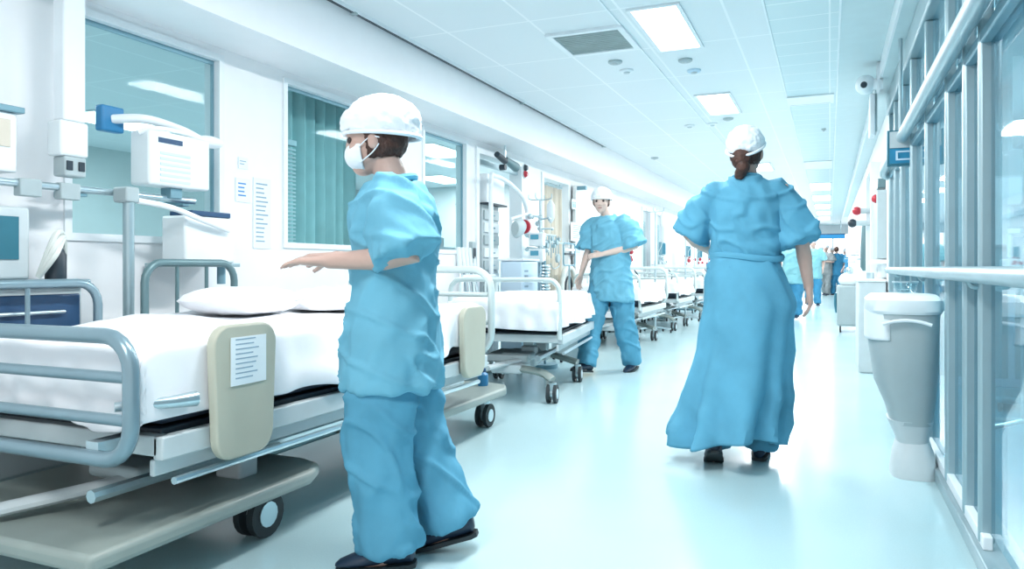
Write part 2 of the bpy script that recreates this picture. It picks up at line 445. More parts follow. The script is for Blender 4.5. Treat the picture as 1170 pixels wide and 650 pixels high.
for (x, y), nm in zip(ROOM_L, ('seen through the large left window', 'at the near end of the glazed side room', 'seen through the third window, nearer one', 'seen through the third window, farther one')):
    panel((x, y, CEIL - .001), .6, 1.2, e='room_light', label='white room ceiling light ' + nm)
for (x, y), nm in zip(ROOM_R, ('nearer one', 'farther one')):
    panel((x, y, CEIL - .001), .6, 1.2, e='room_light', label='room ceiling light behind the right glass partition, ' + nm)
r = thing('ceiling_vent', (-1.53, 5.06, CEIL), 0, 'square grey ventilation grille in the ceiling left of the nearest light panel', 'vent')
b = B(); s = .27
for a, e in (((-s, -s), (s, -s + .04)), ((-s, s - .04), (s, s)), ((-s, -s + .04), (-s + .04, s - .04)), ((s - .04, -s + .04), (s, s - .04))):
    box(b, (*a, -.02), (*e, 0))
obj('frame', b, 'white', r, smooth=False)
b = B()
for i in range(14):
    y = -.22 + i * .033; box(b, (-.23, y, -.014), (.23, y + .02, -.006))
obj('grille', b, 'vent_grille', r, smooth=False)
obj('backing', bx((-.23, -.23, -.005), (.23, .23, -.001)), 'cabinet_grey', r, smooth=False)
dets = [(703, 70, 'just past the vent grille'), (783, 68, 'grey one just beyond the nearest light panel'), (793, 80, 'bluish one below the grey disc'), (716, 80, 'white one beyond the vent, farther in'), (832, 135, 'grey slot past the second light panel'), (788, 143, 'pale one left of the grey slot'), (814, 141, 'small pale one beside the grey slot'), (748, 180, 'far one by the left soffit'), (941, 147, 'tiny dark one in the plank ceiling')]
for px_, py_, nm in dets:
    p = ground(px_, py_, CEIL)
    r = thing('smoke_detector', p, 0, 'small round ceiling fitting, ' + nm, 'smoke detector', 'small round ceiling fittings')
    s = .055 if px_ != 941 else .025
    b = B(); lathe(b, (0, 0, 0), [(s, 0), (s, -.012), (s * .8, -.02)], 20); obj('base', b, 'white' if px_ in (716, 788, 814) else ('paper_blue' if px_ == 793 else 'cabinet_grey'), r)
    b = B(); lathe(b, (0, 0, 0), [(s * .5, -.02), (s * .4, -.03), (s * .1, -.034)], 16); obj('sensor', b, 'pale_grey', r)
# curtain track along the top of the soffit
r = thing('curtain_track', (-2.72, 0, CEIL), 0, 'thin dark ceiling track running along the top of the left soffit', 'rail')
obj('rail', bx((-.018, Y0, -.022), (.018, 9.5, 0)), 'white', r, smooth=False)
b = B(); box(b, (-.010, Y0, -.026), (-.004, 9.5, -.021)); box(b, (.004, Y0, -.026), (.010, 9.5, -.021)); obj('slot', b, 'dark', r, smooth=False)
b = B()
for y in (3.85, 6.6, 9.4): box(b, (-.02, y, -.034), (.02, y + .03, -.02))
obj('end_stop', b, 'cabinet_grey', r, smooth=False)

# ---- security camera and sensor on the right bulkhead
p = ground(988, 97, 2.44)
r = thing('security_camera', p, 0, 'white dome security camera fixed to the right ceiling bulkhead', 'camera')
p.x = max(p.x, .26); r.location = p
b = B(); ball(b, (0, 0, 0), (.075, .10, .075), 3); obj('housing', b, 'white', r)
b = B(); disc(b, (.02, -.02, -.005), .045, .36 - p.x + .0, 16, 'x'); box(b, (.36 - p.x - .02, -.07, -.06), (.36 - p.x, .07, .15)); obj('bracket', b, 'white', r)
b = B(); disc(b, (-.015, -.105, -.02), .024, .02, 16, 'y'); obj('lens', b, 'dark', r)
r = thing('sensor_box', (.34, p.y + .3, 2.27), 0, 'slim white and blue-grey box hanging below the security camera', 'box')
obj('body', bx((-.035, 0, -.18), (.005, .22, .16)), 'white', r, bevel=.008)
obj('side_plate', bx((.005, .02, -.15), (.022, .24, .21)), 'cabinet_grey', r, bevel=.004)
# ---- blue hanging sign
p = at(1021, 170, .38)
r = thing('hanging_sign', (.36, p.y, p.z), 0, 'small blue illuminated corridor sign hanging near the end of the glass partition', 'sign')
obj('housing', bx((-.02, -.03, -.115), (.135, .03, .115)), 'teal_dark', r, bevel=.005)
obj('top_face', bx((-.005, -.034, .0), (.125, -.03, .105)), 'pale_grey', r, smooth=False)
obj('blue_face', bx((-.005, -.034, -.10), (.125, -.03, -.005)), 'sign_blue', r, smooth=False)
b = B(); box(b, (.03, -.038, -.08), (.11, -.034, -.07)); box(b, (.03, -.038, -.03), (.11, -.034, -.02)); box(b, (.03, -.038, -.07), (.042, -.034, -.03))
obj('mark', b, 'paper_blue', r, smooth=False)
b = B(); tube(b, [(.06, 0, .11), (.06, 0, 2.47 - p.z)], .012, 8); obj('hanger', b, 'alu', r)

# ---- handrail along the glass partition
r = thing('handrail', (WR - .07, 0, .975), 0, 'round grey-blue handrail running along the right glass partition', 'handrail')
b = B(); tube(b, [(0, 1.1, 0), (0, 6.6, 0), (.01, 6.68, 0), (.06, 6.72, 0)], .027, 16); obj('rail', b, 'alu', r)
for y in (2.96, 4.51, 6.05):
    b = B(); tube(b, smooth_path([(0, y, -.01), (.02, y, -.04), (.05, y, -.04)]), .010, 8); obj('bracket', b, 'alu', r)

# ================================================================== BIN
r = thing('waste_bin', (.325, 4.08, 0), 0, 'large grey waste bin with white lid cover on a pale pedestal foot by the partition', 'bin')
def sq(cx, cy, a, b_, z, n=28, e=3.2):
    out = []
    for k in range(n):
        t = 2 * PI * k / n; ct, st = math.cos(t), math.sin(t)
        out.append(Vector((cx + a * math.copysign(abs(ct) ** (2 / e), ct), cy + b_ * math.copysign(abs(st) ** (2 / e), st), z)))
    return out
b = B(); rings(b, [sq(.035, 0, .090, .13, .25), sq(.03, 0, .105, .15, .33), sq(.01, 0, .135, .19, .45), sq(0, 0, .15, .22, .62), sq(0, 0, .155, .23, .78), sq(0, 0, .15, .225, .80)]); obj('body', b, 'grey_plastic', r)
b = B(); rings(b, [sq(.045, 0, .06, .09, .10), sq(.04, 0, .072, .105, .18), sq(.03, 0, .10, .135, .27)]); obj('lower_body', b, 'pale_grey', r)
b = B(); rings(b, [sq(.045, 0, .10, .145, 0), sq(.045, 0, .10, .145, .02), sq(.045, 0, .088, .12, .11), sq(.045, 0, .072, .10, .165), sq(.045, 0, .05, .08, .175)]); obj('foot', b, 'pale_grey', r)
b = B(); rings(b, [sq(0, 0, .158, .235, .78), sq(0, 0, .168, .245, .795), sq(0, 0, .165, .24, .845), sq(0, 0, .14, .21, .868), sq(0, 0, .05, .09, .874)]); obj('lid', b, 'white_plastic', r)
b = B()  # white cover flap wrapping the corridor side of the body
rs = []
for k in range(13):
    z = .80 - .012 * k; rs.append(sq(-.004, .012, .163, .238, z))
rs = [[p for p in q] for q in rs]
vs = []
for q in rs: vs.append([p for i, p in enumerate(q) if 8 <= i <= 20])
for q in range(len(vs) - 1):
    pass
gv = [[b.verts.new(p) for p in row] for row in vs]
for i in range(len(gv) - 1):
    for j in range(len(gv[0]) - 1): b.faces.new((gv[i][j], gv[i][j + 1], gv[i + 1][j + 1], gv[i + 1][j]))
o = obj('side_flap', b, 'white_plastic', r); md = o.modifiers.new('s', 'SOLIDIFY'); md.thickness = .01
b = B(); tube(b, [Vector((-.10 + .2 * i / 8, -.243, .755 - .004 * (i - 4) ** 2 * .3)) for i in range(9)], .008, 8); obj('grip', b, 'white', r)
# clear kidney tray on the bin lid
r = thing('glass_dish', (.34, 4.10, .875), 0, 'small clear dish standing on the white bin lid', 'dish')
b = B(); lathe(b, (0, 0, 0), [(.035, 0), (.05, .015), (.055, .05), (.048, .052), (.042, .018), (.001, .012)], 20); obj('bowl', b, 'glass_clear', r)
b = B(); tube(b, [Vector((math.cos(t) * .055, math.sin(t) * .055, .052)) for t in [2 * PI * k / 24 for k in range(24)]], .004, 6, closed=True); obj('rim', b, 'steel', r)

# ================================================================== BEDS
def castor(parent, x, y, zt, s=1.0, rz=0):
    R = .065 * s
    b = B(); disc(b, (x - .035 * s, y, R), R, .022 * s, 20, 'x'); disc(b, (x + .013 * s, y, R), R, .022 * s, 20, 'x')
    w = obj('castor_wheel', b, 'rubber', parent)
    b = B(); disc(b, (x - .038 * s, y, R), R * .55, .076 * s, 14, 'x'); box(b, (x - .012 * s, y - .03 * s, R), (x + .012 * s, y + .03 * s, R * 2.1)); disc(b, (x, y, R * 2), .03 * s, zt - R * 2, 14)
    obj('hub', b, 'steel', w)
def rr_prism(yc, zc, hw, hh, r_, x0, th, taper=1.0):
    pts = []
    for cx, cz, a0 in ((hw - r_, hh - r_, 0), (-hw + r_, hh - r_, 90), (-hw + r_, -hh + r_, 180), (hw - r_, -hh + r_, 270)):
        for k in range(7):
            a = math.radians(a0 + 15 * k); y = cx + r_ * math.cos(a); z = cz + r_ * math.sin(a)
            y *= taper + (1 - taper) * (z + hh) / (2 * hh)
            pts.append(Vector((x0, yc + y, zc + z)))
    return pts
def make_bed(loc, label, L=2.25, W=.95, near='bars', full=True, name='hospital_bed', group='hospital beds along the left wall'):
    r = thing(name, loc, 0, label, 'bed', group)
    h = W / 2
    # lower chassis covers
    def slab(y0, y1, w0, z0, z1):
        pts = [Vector(p) for p in ((-w0, y0, z0), (w0, y0, z0), (w0, y1 - .15, z0), (w0 - .05, y1 - .04, z0), (w0 - .16, y1, z0), (-w0 + .16, y1, z0), (-w0 + .05, y1 - .04, z0), (-w0, y1 - .15, z0))]
        return prism(B(), pts, (0, 0, z1 - z0))
    if full:
        o = obj('base_cover', slab(-.22, .86, h, .17, .225), 'base_cover', r, bevel=.018)
        obj('base_cover', slab(1.35, L + .55, h * .92, .20, .25), 'base_cover', r, bevel=.015)
        obj('base_beam', bx((-.10, .5, .19), (.10, 1.7, .24)), 'tube_dark', r, bevel=.01)
    else:
        # curved H frame of a transport bed
        b = B(); tube(b, smooth_path([(-h * .85, .0, .17), (-h * .6, .03, .22), (0, .05, .24), (h * .6, .03, .22), (h * .85, 0, .17)]), .045, 12, flat=.6)
        obj('base_beam', b, 'base_cover', r)
        b = B(); tube(b, smooth_path([(-h * .85, L - .4, .17), (0, L - .35, .24), (h * .85, L - .4, .17)]), .045, 12, flat=.6)
        obj('base_beam', b, 'base_cover', r)
        obj('base_spine', bx((-.12, 0, .2), (.12, L - .3, .27)), 'pale_grey', r, bevel=.02)
        b = B(); box(b, (-.2, .12, .27), (.14, .55, .33)); obj('motor_box', b, 'grey_plastic', r, bevel=.015)
    ys = (.55, L - .45) if full else (.35, L - .7)
    for y in ys:
        x = h - .22 if full else 0.1
        b = B(); box(b, (x - .06, y - .05, .22), (x + .06, y + .05, .38)); o = obj('lift_column', b, 'pale_grey', r, bevel=.014)
        obj('inner_column', bx((x - .045, y - .038, .38), (x + .045, y + .038, .47)), 'steel', o, bevel=.008)
    b = B()
    tube(b, smooth_path([(h - .52, -.15, .26), (h - .40, .05, .28), (h - .30, .25, .30), (h - .22, .48, .31)]), .035, 10, flat=.6)
    obj('lift_arm', b, 'pale_grey', r)
    if full:
        obj('motor_box', bx((h - .62, .30, .36), (h - .20, .50, .43)), 'tube_dark', r, bevel=.02)
        obj('under_tray', bx((-h + .12, .9, .30), (h - .16, L - .25, .34)), 'teal_dark', r, bevel=.02)
    obj('lift_linkage', bx((h - .5, .15, .29), (h - .26, .52, .34)), 'grey_plastic', r, bevel=.02)
    # castors
    for x in (-h * .85, h * .85 if not full else h * .70):
        if full:
            castor(r, x, .58, .17, 1.3); castor(r, x * .9, L + .38, .2, 1.1)
        else:
            castor(r, x, .0, .15, 1.05); castor(r, x, L - .4, .15, 1.05)
    # upper frame
    b = B()
    for s in (-1, 1):
        box(b, (s * h - .02, .0, .43), (s * h + .02, L, .50)); box(b, (s * h - .035 * s, 0, .38), (s * h - .015 * s, L, .43))
    box(b, (-h, 0, .44), (h, .05, .5)); box(b, (-h, L - .05, .44), (h, L, .5))
    obj('bed_frame', b, 'pale_grey', r, bevel=.006)
    obj('deck', bx((-h + .03, .04, .46), (h - .03, L - .04, .515)), 'dark', r, bevel=.005)
    obj('mattress', bx((-h + .03, .04, .52), (h - .03, L - .04, .74)), 'mattress', r, bevel=.03)
    b = B(); tube(b, [(h + .01, .05, .36), (h + .01, L - .1, .36)], .012, 8); tube(b, [(h - .15, -.1, .335), (h - .15, L, .335)], .02, 8)
    obj('under_rail', b, 'steel', r)
    f = lambda y: (lambda u, z: Vector((u, y, z)))
    if near == 'bars':
        y = -.115
        o = B(); tube(o, rounded_loop(-h - .02, h + .03, .455, .805, .10, f(y)), .023, 14, closed=True); er = obj('end_rail', o, 'tube', r)
        for z in (.69, .57):
            b = B(); tube(b, [(-h, y, z), (h + .02, y, z)], .017, 12); obj('rail_bar', b, 'tube', er)
        b = B(); tube(b, [(h - .06, y + .02, .60), (h + .02, y + .14, .60), (h + .04, y + .22, .60)], [.014, .018, .024], 12); obj('release_lever', b, 'steel', r)
        b = B(); [obj('rail_mount', bx((q, y, .46), (q + .05, .1, .5)), 'steel', r) for q in (-h + .1, h - .15)]
    else:
        b = B(); y = -.05
        tube(b, smooth_path([(-h, y, .47), (-h, y, .8), (-h + .03, y, .88), (-h + .1, y, .905), (0, y, .905), (h - .1, y, .905), (h - .03, y, .88), (h, y, .8), (h, y, .47)], 4), .018, 12)
        obj('end_rail', b, 'tube_pale', r)
    # head rail
    y = L + .05
    b = B(); tube(b, rounded_loop(-h, h + .02, .50, .985, .12, f(y)), .021, 14, closed=True); er = obj('head_rail', b, 'tube_pale', r)
    for z in (.84, .68):
        b = B(); tube(b, [(-h + .02, y, z), (h, y, z)], .014, 10); obj('rail_bar', b, 'tube_pale', er)
    for q in (-h + .1, h - .15): obj('rail_mount', bx((q, L - .05, .46), (q + .05, y, .52)), 'steel', r)
    # side panels on the corridor side
    for yc, hw, hh, ln in (((.295, .145, .215, 1), (L - .25, .14, .19, 0)) if full else ((.0, 0, 0, 0),)):
        if hw:
            o = obj('side_panel', prism(B(), rr_prism(yc, .60, hw, hh, .07, h + .03, .04, .86), (.035, 0, 0)), 'beige', r, bevel=.008)
            if ln:
                q = obj('record_card', prism(B(), [Vector((h + .067, yc + a, .72 + z)) for a, z in ((-.075, -.10), (.085, -.10), (.085, .055), (-.075, .055))], (.002, 0, 0)), 'paper', o, smooth=False)
                b = B()
                for i in range(9):
                    z = .765 - i * .0155; box(b, (h + .0692, yc - .055, z), (h + .0698, yc + .02 + .045 * random.random(), z + .004))
                obj('printed_lines', b, 'ink', q, smooth=False)
            obj('panel_bracket', bx((h + .01, yc - .05, .42), (h + .035, yc + .05, .5)), 'steel', o, bevel=.004)
    # far side rails (wall side)
    g = lambda x: (lambda u, z: Vector((x, u, z)))
    for a, e, z1, m_ in (((.80, 1.34, 1.02, 'tube_dark'), (-.30, .57, .935, 'tube')) if full else ((.3, 1.3, .92, 'tube_pale'),)):
        b = B(); tube(b, rounded_loop(a, e, .60, z1, .09, g(-h - .035)), .018, 12, closed=True); o = obj('side_rail', b, m_, r)
        b = B()
        for q in (.33, .66):
            yy = a + (e - a) * q; tube(b, [(-h - .035, yy, .61), (-h - .035, yy, z1 - .01)], .009, 8)
        tube(b, [(-h - .035, a + .2, .61), (-h - .02, a + .2, .46)], .014, 8); tube(b, [(-h - .035, e - .2, .61), (-h - .02, e - .2, .46)], .014, 8)
        obj('rail_strut', b, m_, o)
    return r
def make_sheet(loc, label, L, W, drop_r, drop_n, seed, name='bed_sheet', rum=1.0, y0=-.0, top=.775):
    "white sheet lying over a mattress: cross sections run from hem to hem; drop_r(v) = hem height on the corridor side"
    h = W / 2 + .012; nx, ny = 64, 110; b = B(); gv = []
    for j in range(ny + 1):
        v = j / ny; y = y0 + v * L; row = []
        # v<0 end drop
        for i in range(nx + 1):
            u = i / nx
            if u < .2:
                t = u / .2; x = -h - .02; z = .56 + (top - .56) * t
            elif u > .72:
                t = (u - .72) / .28; zh = drop_r(v); z = top + (zh - top) * t
                fl = max(0, min(1, (v - .2) / .1)) if 'foreground' in label else 1; x = h + .002 + fl * .028 * math.sin(v * 34 + seed) * t + .02 * t * fl + fl * .03 * noise.noise(Vector((v * 5, t * 2, seed))) * t
            else:
                t = (u - .2) / .52; x = -h + 2 * h * t; z = top
            # round the shoulders
            if .2 <= u <= .72:
                e = min(t, 1 - t); z -= .03 * max(0, 1 - e / .07) ** 2
            p = Vector((x * 3.2, y * 2.2, seed))
            n1 = noise.noise(p) * .022 + noise.noise(p * 2.7) * .011 + abs(noise.noise(Vector((x * 2 + y * 3, y * 5, seed + 3)))) * .014
            if .2 <= u <= .72: z += n1 * rum
            else: x += n1 * .5 * rum * (1 if u > .5 else -1)
            yy = y
            row.append(b.verts.new((x, yy, z)))
        gv.append(row)
    for j in range(ny):
        for i in range(nx): b.faces.new((gv[j][i], gv[j][i + 1], gv[j + 1][i + 1], gv[j + 1][i]))
    # end drop toward the camera
    prev = gv[0]
    for k in range(1, 13):
        row = []
        for i, v0 in enumerate(gv[0]):
            t = k / 12; c = v0.co; zb = drop_n(i / nx)
            z = c.z + (min(zb, c.z) - c.z) * t
            yy = c.y - .035 - .014 * math.sin(i * 1.1 + seed) * t - .02 * math.sin(min(1, t * 3) * PI / 2) + .012 * noise.noise(Vector((i * .25, t * 3, seed)))
            row.append(b.verts.new((c.x, yy, z)))
        for i in range(nx): b.faces.new((prev[i], prev[i + 1], row[i + 1], row[i]))
        prev = row
    o = obj(name, b, 'sheet'); o.location = loc
    m = o.modifiers.new('s', 'SOLIDIFY'); m.thickness = .006; m.offset = 1
    m = o.modifiers.new('u', 'SUBSURF'); m.levels = 1; m.render_levels = 1
    for p in o.data.polygons: p.use_smooth = True
    return tag(o, label, 'sheet')
BX = -2.29
bedA = make_bed((BX, 1.60, 0), 'large hospital bed in the foreground with steel end rail and beige side panel')
def dropA(v):
    s = max(0, min(1, (v - .18) / .08)); base = .72 - .0 * v
    return .55 * (1 - s) + s * (.545 + .03 * math.sin(v * 9 + .6) + .02 * math.sin(v * 23)) + (.0 if v < .85 else -.01)
make_sheet((BX, 1.60, 0), 'rumpled white sheet draped over the foreground bed', 2.2, .93, dropA, lambda u: .555 + .012 * math.sin(u * 17) - (.03 if .55 < u < .68 else 0), 1.3, rum=1.1)
r = thing('pillow', (BX - .16, 2.62, .795), 0, 'white pillow on the far side of the foreground bed before the dark rail', 'pillow')
def pillow_bm(a, b_, h_):
    bm = B(); bmesh.ops.create_grid(bm, x_segments=1, y_segments=1, size=.1); bm.clear()
    rs = []
    n = 16
    for side in (1, -1):
        gv = []
        for i in range(n + 1):
            row = []
            for j in range(n + 1):
                u = i / n * 2 - 1; v = j / n * 2 - 1
                t = max(0, (1 - u ** 4)) * max(0, (1 - v ** 4))
                z = side * h_ * t ** .5 + h_ * (1 if side else 1) * .9 + .006 * noise.noise(Vector((u * 4, v * 4, side)))
                row.append(bm.verts.new((a * u * (1 - .06 * (v * v)), b_ * v * (1 - .06 * u * u), z)))
            gv.append(row)
        for i in range(n):
            for j in range(n): bm.faces.new((gv[i][j], gv[i + 1][j], gv[i + 1][j + 1], gv[i][j + 1]))
    bmesh.ops.remove_doubles(bm, verts=bm.verts, dist=.002)
    return bm
obj('pillow_case', pillow_bm(.22, .19, .06), 'sheet', r)
# rumpled blanket heap
b = B(); ball(b, (0, 0, 0), (.36, .42, .075), 5)
for v in b.verts:
    p = v.co.copy(); v.co.z += .03 * noise.noise(Vector((p.x * 7, p.y * 9, 3))) + .02 * abs(noise.noise(Vector((p.x * 16, p.y * 11, 5))))
    v.co.x *= 1 + .15 * noise.noise(p * 5); v.co.z = max(v.co.z, -.02)
o = obj('folded_blanket', b, 'sheet'); o.location = (BX + .02, 3.28, .815)
tag(o, 'rumpled white blanket heaped near the far end of the foreground bed', 'blanket')

bedC = make_bed((-2.23, 5.10, 0), 'narrow wheeled hospital bed beyond the foreground bed, dark castors on grey base', L=1.45, W=.84, near='loop', full=False)
bedC.rotation_euler.z = math.radians(8)
sC = make_sheet((-2.23, 5.10, 0), 'smooth white sheet on the second bed before the equipment doorway', 1.4, .80, lambda v: .55 + .015 * math.sin(v * 8), lambda u: .545 + .012 * math.sin(u * 7), 5.1, rum=.35, y0=-.03)
sC.rotation_euler.z = math.radians(8)
for i, (y, x, w_) in enumerate(((9.0, -2.55, 'third'), (11.7, -2.6, 'fourth'), (14.4, -2.6, 'fifth'))):
    c = copy_tree(bedC); c.location = (x, y, 0); c.rotation_euler.z = 0
    c['label'] = ['wheeled hospital bed behind the nurse walking forward, third from the camera', 'fourth hospital bed from the camera, half hidden by the third', 'farthest hospital bed by the left wall, by the walking nurse in a gown'][i]
    make_sheet((x, y, 0), 'white sheet on the %s hospital bed from the camera' % w_, 1.4, .80, lambda v: .55 + .015 * math.sin(v * 8), lambda u: .60 + .01 * math.sin(u * 7), 7.1 + i, rum=.35, y0=-.03)
for ch in list(bedC.children):
    if ch.name.startswith('head_rail'):
        for q in list(ch.children): bpy.data.objects.remove(q)
        bpy.data.objects.remove(ch)
# blue bottle beneath second bed, yellow box behind it
r = thing('bottle', (-2.02, 4.26, .25), 0, 'small blue bottle standing on the base between the two nearest beds', 'bottle')
b = B(); lathe(b, (0, 0, 0), [(.032, 0), (.034, .01), (.034, .07), (.02, .085)], 16); obj('body', b, 'blue', r)
b = B(); lathe(b, (0, 0, .085), [(.02, 0), (.02, .022), (.012, .026)], 12); obj('cap', b, 'navy', r)
r = thing('linen_box', (-2.80, 7.66, 0), 0, 'tan box with grey side standing by the wall behind the second bed', 'box')
obj('body', bx((0, 0, 0), (.34, .5, .38)), 'cabinet_grey', r, bevel=.006)
obj('end_panel', bx((.34, -.0, .02), (.355, .5, .38)), 'tan', r, bevel=.003)
obj('lid', bx((-.005, -.006, .38), (.36, .506, .41)), 'pale_grey', r, bevel=.004)

# ================================================================== PEOPLE
def V(*a): return Vector(a)
def limb(bm, pts, rad, seg=14, flat=1.0): return tube(bm, pts, rad, seg, flat=flat)
def capsule(bm, a, c, r0, r1, seg=10):
    a, c = V(*a), V(*c); d = (c - a).normalized()
    tube(bm, [a - d * r0 * .9, a - d * r0 * .5, a, c, c + d * r1 * .5, c + d * r1 * .9], [r0 * .4, r0 * .86, r0, r1, r1 * .86, r1 * .4], seg)
def hand(bm, wr, dirv, palm_n, thumb_side, curl=.3, s=1.0):
    "palm + five bent fingers; dirv = wrist to fingers, palm_n = the way the palm faces, thumb_side = the side the thumb leaves"
    wr = V(*wr); d = V(*dirv).normalized(); n = V(*palm_n); n = (n - d * n.dot(d)).normalized()
    t = V(*thumb_side); t = (t - d * t.dot(d) - n * t.dot(n)).normalized()
    rs = []
    for f_, w_, h_ in ((-.02, .024, .020), (0, .028, .019), (.03, .037, .017), (.06, .042, .015), (.085, .041, .013), (.095, .034, .010)):
        c = wr + d * f_ * s
        rs.append([c + t * math.cos(a) * w_ * s + n * math.sin(a) * h_ * s for a in [2 * PI * k / 16 for k in range(16)]])
    rings(bm, rs)
    for i, (off, ln) in enumerate(((.031, .072), (.0105, .080), (-.0105, .075), (-.031, .058))):
        p = wr + d * .082 * s + t * off * s; dd = (d + t * off * 2.2).normalized(); r0 = .0088 * s
        for q in range(3):
            l = ln * (.45, .32, .25)[q] * s; a = curl * (1 + .15 * i)
            dd = (dd * math.cos(a) + n * math.sin(a)).normalized(); e = p + dd * l
            capsule(bm, p, e, r0, r0 * .92, 8); p = e; r0 *= .92
    p = wr + d * .025 * s + t * .028 * s; dd = (d * .55 + t * .75 + n * .25).normalized(); r0 = .0115 * s
    for q, l in enumerate((.042, .034, .026)):
        e = p + dd * l * s; capsule(bm, p, e, r0, r0 * .9, 8); p = e; r0 *= .9; dd = (dd + d * .35 + n * .12).normalized()
def head_frame(c, yaw, pitch=0, roll=0):
    return Matrix.Translation(c) @ Matrix.Rotation(yaw, 4, 'Z') @ Matrix.Rotation(pitch, 4, 'X') @ Matrix.Rotation(roll, 4, 'Y')
def head(bm, H):
    def e(c, r, sub=3): ball(bm, (0, 0, 0), 1, sub, None) if 0 else bmesh.ops.create_icosphere(bm, subdivisions=sub, radius=1, matrix=H @ Matrix.Translation(c) @ Matrix.Diagonal((*r, 1)))
    e((0, -.008, .03), (.076, .096, .088)); e((0, .022, -.02), (.062, .074, .085)); e((0, .048, -.075), (.036, .040, .036))
    e((0, .035, -.055), (.052, .052, .040)); e((0, .084, -.002), (.012, .018, .026), 2); e((0, .094, -.022), (.016, .016, .012), 2)
    e((0, .082, -.050), (.024, .012, .006), 2); e((0, .080, -.060), (.020, .012, .007), 2); e((0, .074, .030), (.05, .018, .012), 2)
    for s in (-1, 1):
        e((s * .038, .062, -.018), (.022, .024, .020), 2); e((s * .078, -.006, -.008), (.010, .020, .032), 2)
def person(cfg):
    g = cfg.get; loc = cfg['loc']; r = thing('person', loc, cfg['rot'], cfg['label'], 'person', g('group'))
    vx = g('voxel', .008); J = cfg['J']; sh = J['sh']; HP = J['hp']; body = B()
    H = head_frame(V(*J['head']), g('hyaw', 0), g('hpitch', 0))
    head(body, H)
    nb = V(*J['neck']); hc = V(*J['head'])
    limb(body, [nb + V(0, -.01, -.06), nb, (nb + hc) / 2 + V(0, -.01, -.01), hc + V(0, -.012, -.03)], [.07, .058, .05, .05])
    pel = (V(*HP[0]) + V(*HP[1])) / 2; mid = (nb + pel) / 2
    def tor(bm, lst):
        rs = []
        for c, a, d_, *yw in lst:
            c = V(*c); y_ = yw[0] if yw else 0
            rs.append([c + V(math.cos(t) * a * math.cos(y_) - math.sin(t) * d_ * math.sin(y_), math.cos(t) * a * math.sin(y_) + math.sin(t) * d_ * math.cos(y_), 0) for t in [2 * PI * k / 28 for k in range(28)]])
        rings(bm, rs)
    tor(body, [(pel + V(0, 0, -.06), .13, .09), (pel + V(0, 0, .05), .15, .10), (mid, .125, .09), (nb + V(0, 0, -.14), .15, .10), (nb + V(0, 0, -.05), .11, .08), (nb, .06, .055)])
    for s in (0, 1):
        S, E, W_ = V(*J['sh'][s]), V(*J['el'][s]), V(*J['wr'][s])
        sg = 1 if S.x > 0 else -1
        limb(body, [S + V(-sg * .07, 0, -.02), S, (S + E) / 2, E, E + (W_ - E) * .3, (E + W_ * 2) / 3, W_], [.05, .048, .042, .036, .038, .031, .024])
        hd, pn, ts, cu = J['hand'][s]; hand(body, W_, hd, pn, ts, cu, 1.0)
        Hh, K, A = V(*HP[s]), V(*J['kn'][s]), V(*J['an'][s])
        limb(body, [Hh, (Hh + K) / 2, K, K + (A - K) * .3, A], [.08, .07, .052, .054, .036])
        fd = V(*J['ft'][s]).normalized()
        limb(body, [A + V(0, 0, .02), A + fd * .03 + V(0, 0, -.03), A + fd * .10 + V(0, 0, -.045)], [.036, .034, .028])
    fuse('body', body, vx, g('skin', 'skin'), r, 2)
    if vx < .012:
        b = B()
        for s in (-1, 1): bmesh.ops.create_icosphere(b, subdivisions=2, radius=.0125, matrix=H @ Matrix.Translation((s * .031, .077, .010)))
        obj('eyes', b, 'eye', r)
        if not g('mask'):
            b = B(); bmesh.ops.create_icosphere(b, subdivisions=2, radius=1, matrix=H @ Matrix.Translation((0, .088, -.053)) @ Matrix.Diagonal((.022, .008, .007, 1))); obj('lips', b, 'lips', r)
    # shoes
    for s in (0, 1):
        A = V(*J['an'][s]); fd = V(*J['ft'][s]).normalized(); up = V(0, 0, 1); up = (up - fd * up.dot(fd)).normalized(); sd = fd.cross(up)
        b = B(); rs = []
        for f_, w_, zt, zb in ((-.075, .018, .035, -.035), (-.065, .032, .05, -.052), (-.02, .038, .045, -.055), (.04, .040, .015, -.055), (.09, .047, -.005, -.055), (.14, .045, -.018, -.055), (.175, .030, -.03, -.054), (.188, .012, -.04, -.05)):
            c = A + fd * f_; m_ = (zt + zb) / 2; hh = (zt - zb) / 2
            rs.append([c + sd * math.cos(t) * w_ + up * (m_ + math.sin(t) * hh) for t in [2 * PI * k / 16 for k in range(16)]])
        rings(b, rs); o = obj('shoe', b, g('shoe', 'shoe'), r)
        if vx < .012:
            b = B(); rs = []
            for f_, w_ in ((-.078, .02), (-.06, .036), (.0, .040), (.09, .050), (.15, .045), (.185, .02)):
                c = A + fd * f_ - up * .056; rs.append([c + sd * w_ + up * .006, c - sd * w_ + up * .006, c - sd * w_ - up * .009, c + sd * w_ - up * .009])
            rings(b, rs); obj('sole', b, g('sole', 'rubber'), o)
    # clothes
    def creaser(amp0, fz=1.0, seed=0, below=None):
        def f(c):
            amp = amp0 if below is None else amp0 * max(0, min(1, (below - c.z) / .12))
            p = V(c.x * 9, c.y * 9, c.z * 4.5 * fz + seed + (c.x + c.y) * 3)
            a = noise.noise(p); b_ = noise.noise(p * 2.1 + V(3, 1, 2))
            q = noise.noise(V((c.x - c.y) * 5 + c.z * 7 * fz, c.z * 3 - c.x * 5, seed + 9))
            return amp * ((1 - abs(a) * 2.4) * .7 + b_ * .6 + max(0, 1 - abs(q) * 6) * .9)
        return f
    cm, tm = g('top', 'scrub'), g('bottom', 'scrub'); cv = max(vx * 1.15, .009)
    b = B()                                          # trousers
